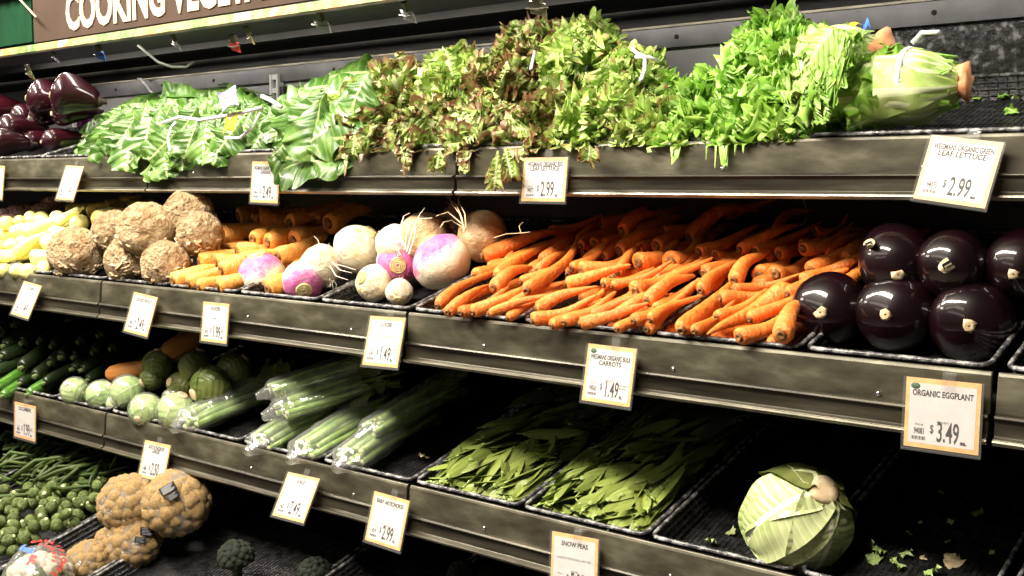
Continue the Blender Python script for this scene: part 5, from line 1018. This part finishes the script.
# printed bag of florets
p, R = wrr(40, 576, 33, .01); bg = empty('floret_bag', p, 'clear bag of cauliflower and broccoli florets printed in red and blue', 'bag')
obj('florets', mesh('florets', florets(1, None, 5, n=40, fr=.28), 'cauli_white'), bg, Matrix.Diagonal((R * .9, R * .9, R * .75, 1)))
obj('green_florets', mesh('green_florets', join([sphere(.24, 12, 8, lambda d: .25 * noise.noise(Vector((d.x * 5, d.y * 5, d.z * 5))), c=c_) for c_ in ((.75, .1, .25), (.8, .3, .0), (-.75, -.4, .2), (-.85, 0, .05), (.6, -.35, .3), (-.6, -.6, 0))]), 'sprout'), bg, Matrix.Diagonal((R, R, R * .9, 1)))
obj('plastic_bag', mesh('plastic_bag', sphere(R * 1.05, 32, 22, lambda d: .05 * noise.noise(Vector((d.x * 3, d.y * 3, d.z * 3))) + .02 * sin(9 * d.x + 5 * d.z), sc=(1, 1, .86)), 'cling_film'), bg, label='crinkled clear bag')
nn = -FW * .72 + UP * .68; nn /= np.linalg.norm(nn); xx = RT; yy = np.cross(nn, xx)
def onbag(s, size, dx, dy, m, rot=0, bold=.0006):
    o_ = xx * dx + yy * dy; q = sqrt(max(0, 1 - (o_ @ o_) / (R * 1.09) ** 2)); pt = o_ + nn * R * 1.09 * q; n2 = pt / np.linalg.norm(pt); x0 = xx - n2 * (xx @ n2); x0 /= np.linalg.norm(x0); y0 = np.cross(n2, x0); x2 = x0 * cos(rot) + y0 * sin(rot); y2 = np.cross(n2, x2)
    M = Matrix([[x2[i], y2[i], n2[i], pt[i]] for i in range(3)] + [[0, 0, 0, 1]]); text(s, size, 'print', m, bg, M, 'CENTER', .0003, 1, bold)
for i, ch in enumerate('CAULIFLOWER'):
    an = radians(118 - i * 15.5); onbag(ch, .013, .012 + cos(an) * R * .62, .004 + sin(an) * R * .62, 'logo_red', an - pi / 2)
for i, ch in enumerate('FLORETS'):
    an = radians(96 - i * 17); onbag(ch, .010, .012 + cos(an) * R * .42, .004 + sin(an) * R * .42, 'logo_red', an - pi / 2)
onbag('F', .026, .004, -.014, 'logo_red', -.3, .0014); onbag('fresh', .017, -.012, .014, 'logo_blue', -.45, .0012)
# broccoli and shapes in the dark
for x, y, r, h, lb in [(236, 556, 17, .02, 'dark broccoli crown right of the cauliflower'), (315, 572, 16, .0, 'dark broccoli crown at the bottom edge below the hanging tags'), (462, 574, 14, .0, 'dark leafy crown at the bottom edge under the empty tray'), (490, 576, 12, -.005, 'small dark crown beside the other at the bottom edge')]:
    p, R = wrr(x, y, r, h); p = p if p[1] < .40 else p + (CAM - p) * .08
    o = obj('broccoli', mesh('crown', florets(1, None, int(x), n=40, fr=.30), 'broccoli'), None, frame(p, p + np.array([.2, -.2, .9]), 0, R, R)); tag(o, lb, 'broccoli', 'broccoli in the dark well')
    obj('stem', mesh('stem', join([tube([(0, 0, -1.5), (0, 0, -.3)], [.3, .35], 10), tube([(0, 0, -1), (.5, 0, -.3)], [.15, .2], 8), tube([(0, 0, -1), (-.5, .1, -.3)], [.15, .2], 8)]), 'broccoli_stem'), o)

# ================================================================== PRICE TAGS
def price_tag(TL, TR, BL, lev, lines, price, plu, label, unit='', leaf_logo=False, note=None, clip=True, Yo=None, BLfix=None, subs=None):
    Y0, _ = LEV[lev]; Yt = Y0 - .0175; a = onY(*TL, Yt); b = onY(*TR, Yt); c = hit(*BL, (a[0], 0, 0), (1, 0, 0))
    h = c - a; w = b - a; Wd = np.linalg.norm(w); H = np.linalg.norm(h); x = w / Wd; y = -h / H; y -= x * (x @ y); y /= np.linalg.norm(y); z = np.cross(x, y)
    if c[1] > Yt - .004: y = np.array([0, 0.12, 1.]); y /= np.linalg.norm(y); x = np.array([1., 0, 0]); z = np.cross(x, y); H = (onY(*TL, Yt)[2] - onY(*BL, Yt)[2]) * 1.0
    H = min(max(H, .8 * Wd), 1.6 * Wd)
    M = Matrix([[x[i], y[i], z[i], a[i]] for i in range(3)] + [[0, 0, 0, 1]])
    t = empty('price_tag', (0, 0, 0), label, 'price tag', 'price tags on the shelf rails'); t.matrix_local = M
    obj('paper', mesh('paper', box(0, Wd, -H, 0, 0, .0008), 'tag_orange', False), t)
    m_ = Wd * .055; obj('white_panel', mesh('white_panel', box(m_, Wd - m_, -H + m_ * 1.1, -m_ * 1.3, .0008, .0010), 'tag_white', False), t)
    e = .0028; obj('plastic_sleeve', mesh('plastic_sleeve', join([box(-e, Wd + e, -H - e, e * .3, .0018, .0023), box(-e, Wd + e, -H - e * 1.5, -H - e * .6, -.0006, .0023), box(Wd + e * .2, Wd + e, -H - e, 0, -.0006, .0023)]), 'clear_plastic', False), t)
    cw = Wd * .17; cx = Wd * .58
    obj('hanger_clip', mesh('hanger_clip', join([box(cx - cw / 2, cx + cw / 2, -.011, .012, .0023, .0032), box(cx - cw / 2, cx + cw / 2, .006, .008, -.012, .0034)]), 'clear_plastic', False), t)
    Z = .00115
    def tx(s, size, px_, py_, m='ink', al='CENTER', sx=1., bold=0): 
        if s: text(s, size, 'lettering', m, t, Matrix.Translation((px_ * Wd, -py_ * H, Z)), al, .0001, sx, bold)
    k = Wd / .08
    for i, s in enumerate(lines): tx(s, .0092 * k, .5, .20 + .05 * leaf_logo + i * .10, 'ink', 'CENTER', min(.9, 11.5 / len(s)), .00022 * k)
    if subs: tx(subs, .0045 * k, .5, .42, 'ink_grey', 'CENTER', .9)
    tx(price, .031 * k, .59, .88, 'ink', 'CENTER', .46, .00035 * k); tx('$', .013 * k, .375, .77, 'ink', 'CENTER', .6, .0001); tx(unit, .007 * k, .80, .89, 'ink', 'CENTER', .9, .0002 * k)
    tx('YOU PAY', .0032 * k, .52, .62, 'ink_grey'); tx('PLU #', .0032 * k, .20, .68, 'ink_grey'); tx(plu, .0095 * k, .205, .80, 'ink', 'CENTER', .50, .0001 * k)
    bars = [box((.11 + .016 * j) * Wd, (.11 + .016 * j + (.006 if j % 3 else .011)) * Wd, -.885 * H, -.835 * H, .0010, .0012) for j in range(12)]
    obj('barcode', mesh('barcode', join(bars), 'ink', False), t)
    if note: tx(note[0], .0034 * k, .82, .68, 'ink_grey'); tx(note[1], .0034 * k, .82, .73, 'ink')
    if leaf_logo: obj('leaf_logo', mesh('leaf_logo', lathe([(0, .0045 * k), (.0004, .0042 * k), (.0005, .0001)], 16), 'logo_green'), t, Matrix.Translation((.13 * Wd, -.115 * H, .001)) @ Matrix.Diagonal((1.15, .8, 1, 1)))
    return t
price_tag((932, 135), (1004, 143), (922, 199), 'top', ['WEGMANS ORGANIC GREEN', 'LEAF LETTUCE'], '2.99', '94075', 'orange bordered price tag for green leaf lettuce at the upper right', 'ea', note=None)
price_tag((907, 376.5), (982, 384), (903, 445), 'mid', ['ORGANIC EGGPLANT'], '3.49', '94081', 'orange bordered price tag for the dark eggplants', 'ea.', True)
price_tag((589, 343.5), (637, 349), (582, 400), 'mid', ['WEGMANS ORGANIC BULK', 'CARROTS'], '1.49', '94562', 'orange bordered price tag below the loose orange carrots', 'lb.', True, ('UNIT PRICE', '$1.49 lb'))
price_tag((371, 316), (406, 318), (361.5, 364.5), 'mid', ['LOOSE'], '1.49', '4747', 'price tag under the largest turnip, left of the carrots', 'lb.', note=('UNIT PRICE', '$1.49 lb'), subs='10" Tall Turnip Roots')
price_tag((204, 301.5), (229.6, 304), (201, 340.5), 'mid', ['ROOTS'], '1.99', '4571', 'price tag below the golden carrots', 'lb.', note=('UNIT', 'PRICE'), subs='golden')
price_tag((134.6, 292), (158, 297.5), (125.7, 331), 'mid', ['CELERY ROOT'], '2.49', '4585', 'price tag below the celeriac', 'lb.', note=('UNIT', 'PRICE'), subs='whole root each')
price_tag((24.5, 281), (42, 286), (12.5, 314), 'mid', ['SQUASH'], '1.49', '4784', 'price tag below the yellow squash at the left', 'lb.', note=('UNIT', 'PRICE'), subs='yellow summer')
price_tag((66.5, 165.6), (84, 166.5), (56.7, 199), 'top', [], '1.99', '4586', 'bleached white price tag under the leafy greens', 'ea')
price_tag((253, 161.5), (280.6, 162), (251, 202), 'top', ['WEGMANS ORGANIC COLLARD', 'GREENS'], '2.49', '94614', 'price tag partly covered by the broad leafy greens', 'ea')
price_tag((524.7, 158), (568, 160.5), (524.7, 200.5), 'top', ['WEGMANS ORGANIC RED', 'LEAF LETTUCE'], '2.99', '94075', 'tan price tag below the reddish curly lettuce', 'ea', note=None)
price_tag((-12, 165), (5, 166), (-14, 198), 'top', [], '1.99', '4081', 'price tag cut by the left picture edge below the purple eggplants', 'ea')
price_tag((145.6, 440), (171, 445.5), (138, 476), 'bot', ['ARTICHOKES', 'LARGE'], '2.50', '4084', 'price tag in a bulging plastic sleeve above the cauliflowers', 'ea')
price_tag((288.7, 472), (320, 479), (272, 515), 'bot', ['KALE'], '2.49', '4627', 'price tag below the left bagged stalks', 'ea')
price_tag((15, 401.5), (36, 406.5), (14.5, 436), 'bot', ['CUCUMBERS'], '1.99', '4062', 'tan price tag below the lit zucchini at the left', 'ea', note=('UNIT', 'PRICE'))
price_tag((375, 491), (410, 501), (366, 540), 'bot', ['BABY ARTICHOKES'], '2.99', '4519', 'price tag under the right bagged stalks, before the empty tray', 'lb.')
price_tag((552.6, 531), (598.8, 539.5), (548, 590), 'bot', ['SNOW PEAS'], '5.00', '4092', 'price tag for snow peas at the bottom edge', 'lb.', note=('UNIT PRICE', '$5.00 lb'), subs='SOLD BY THE POUND, ANY SIZE')
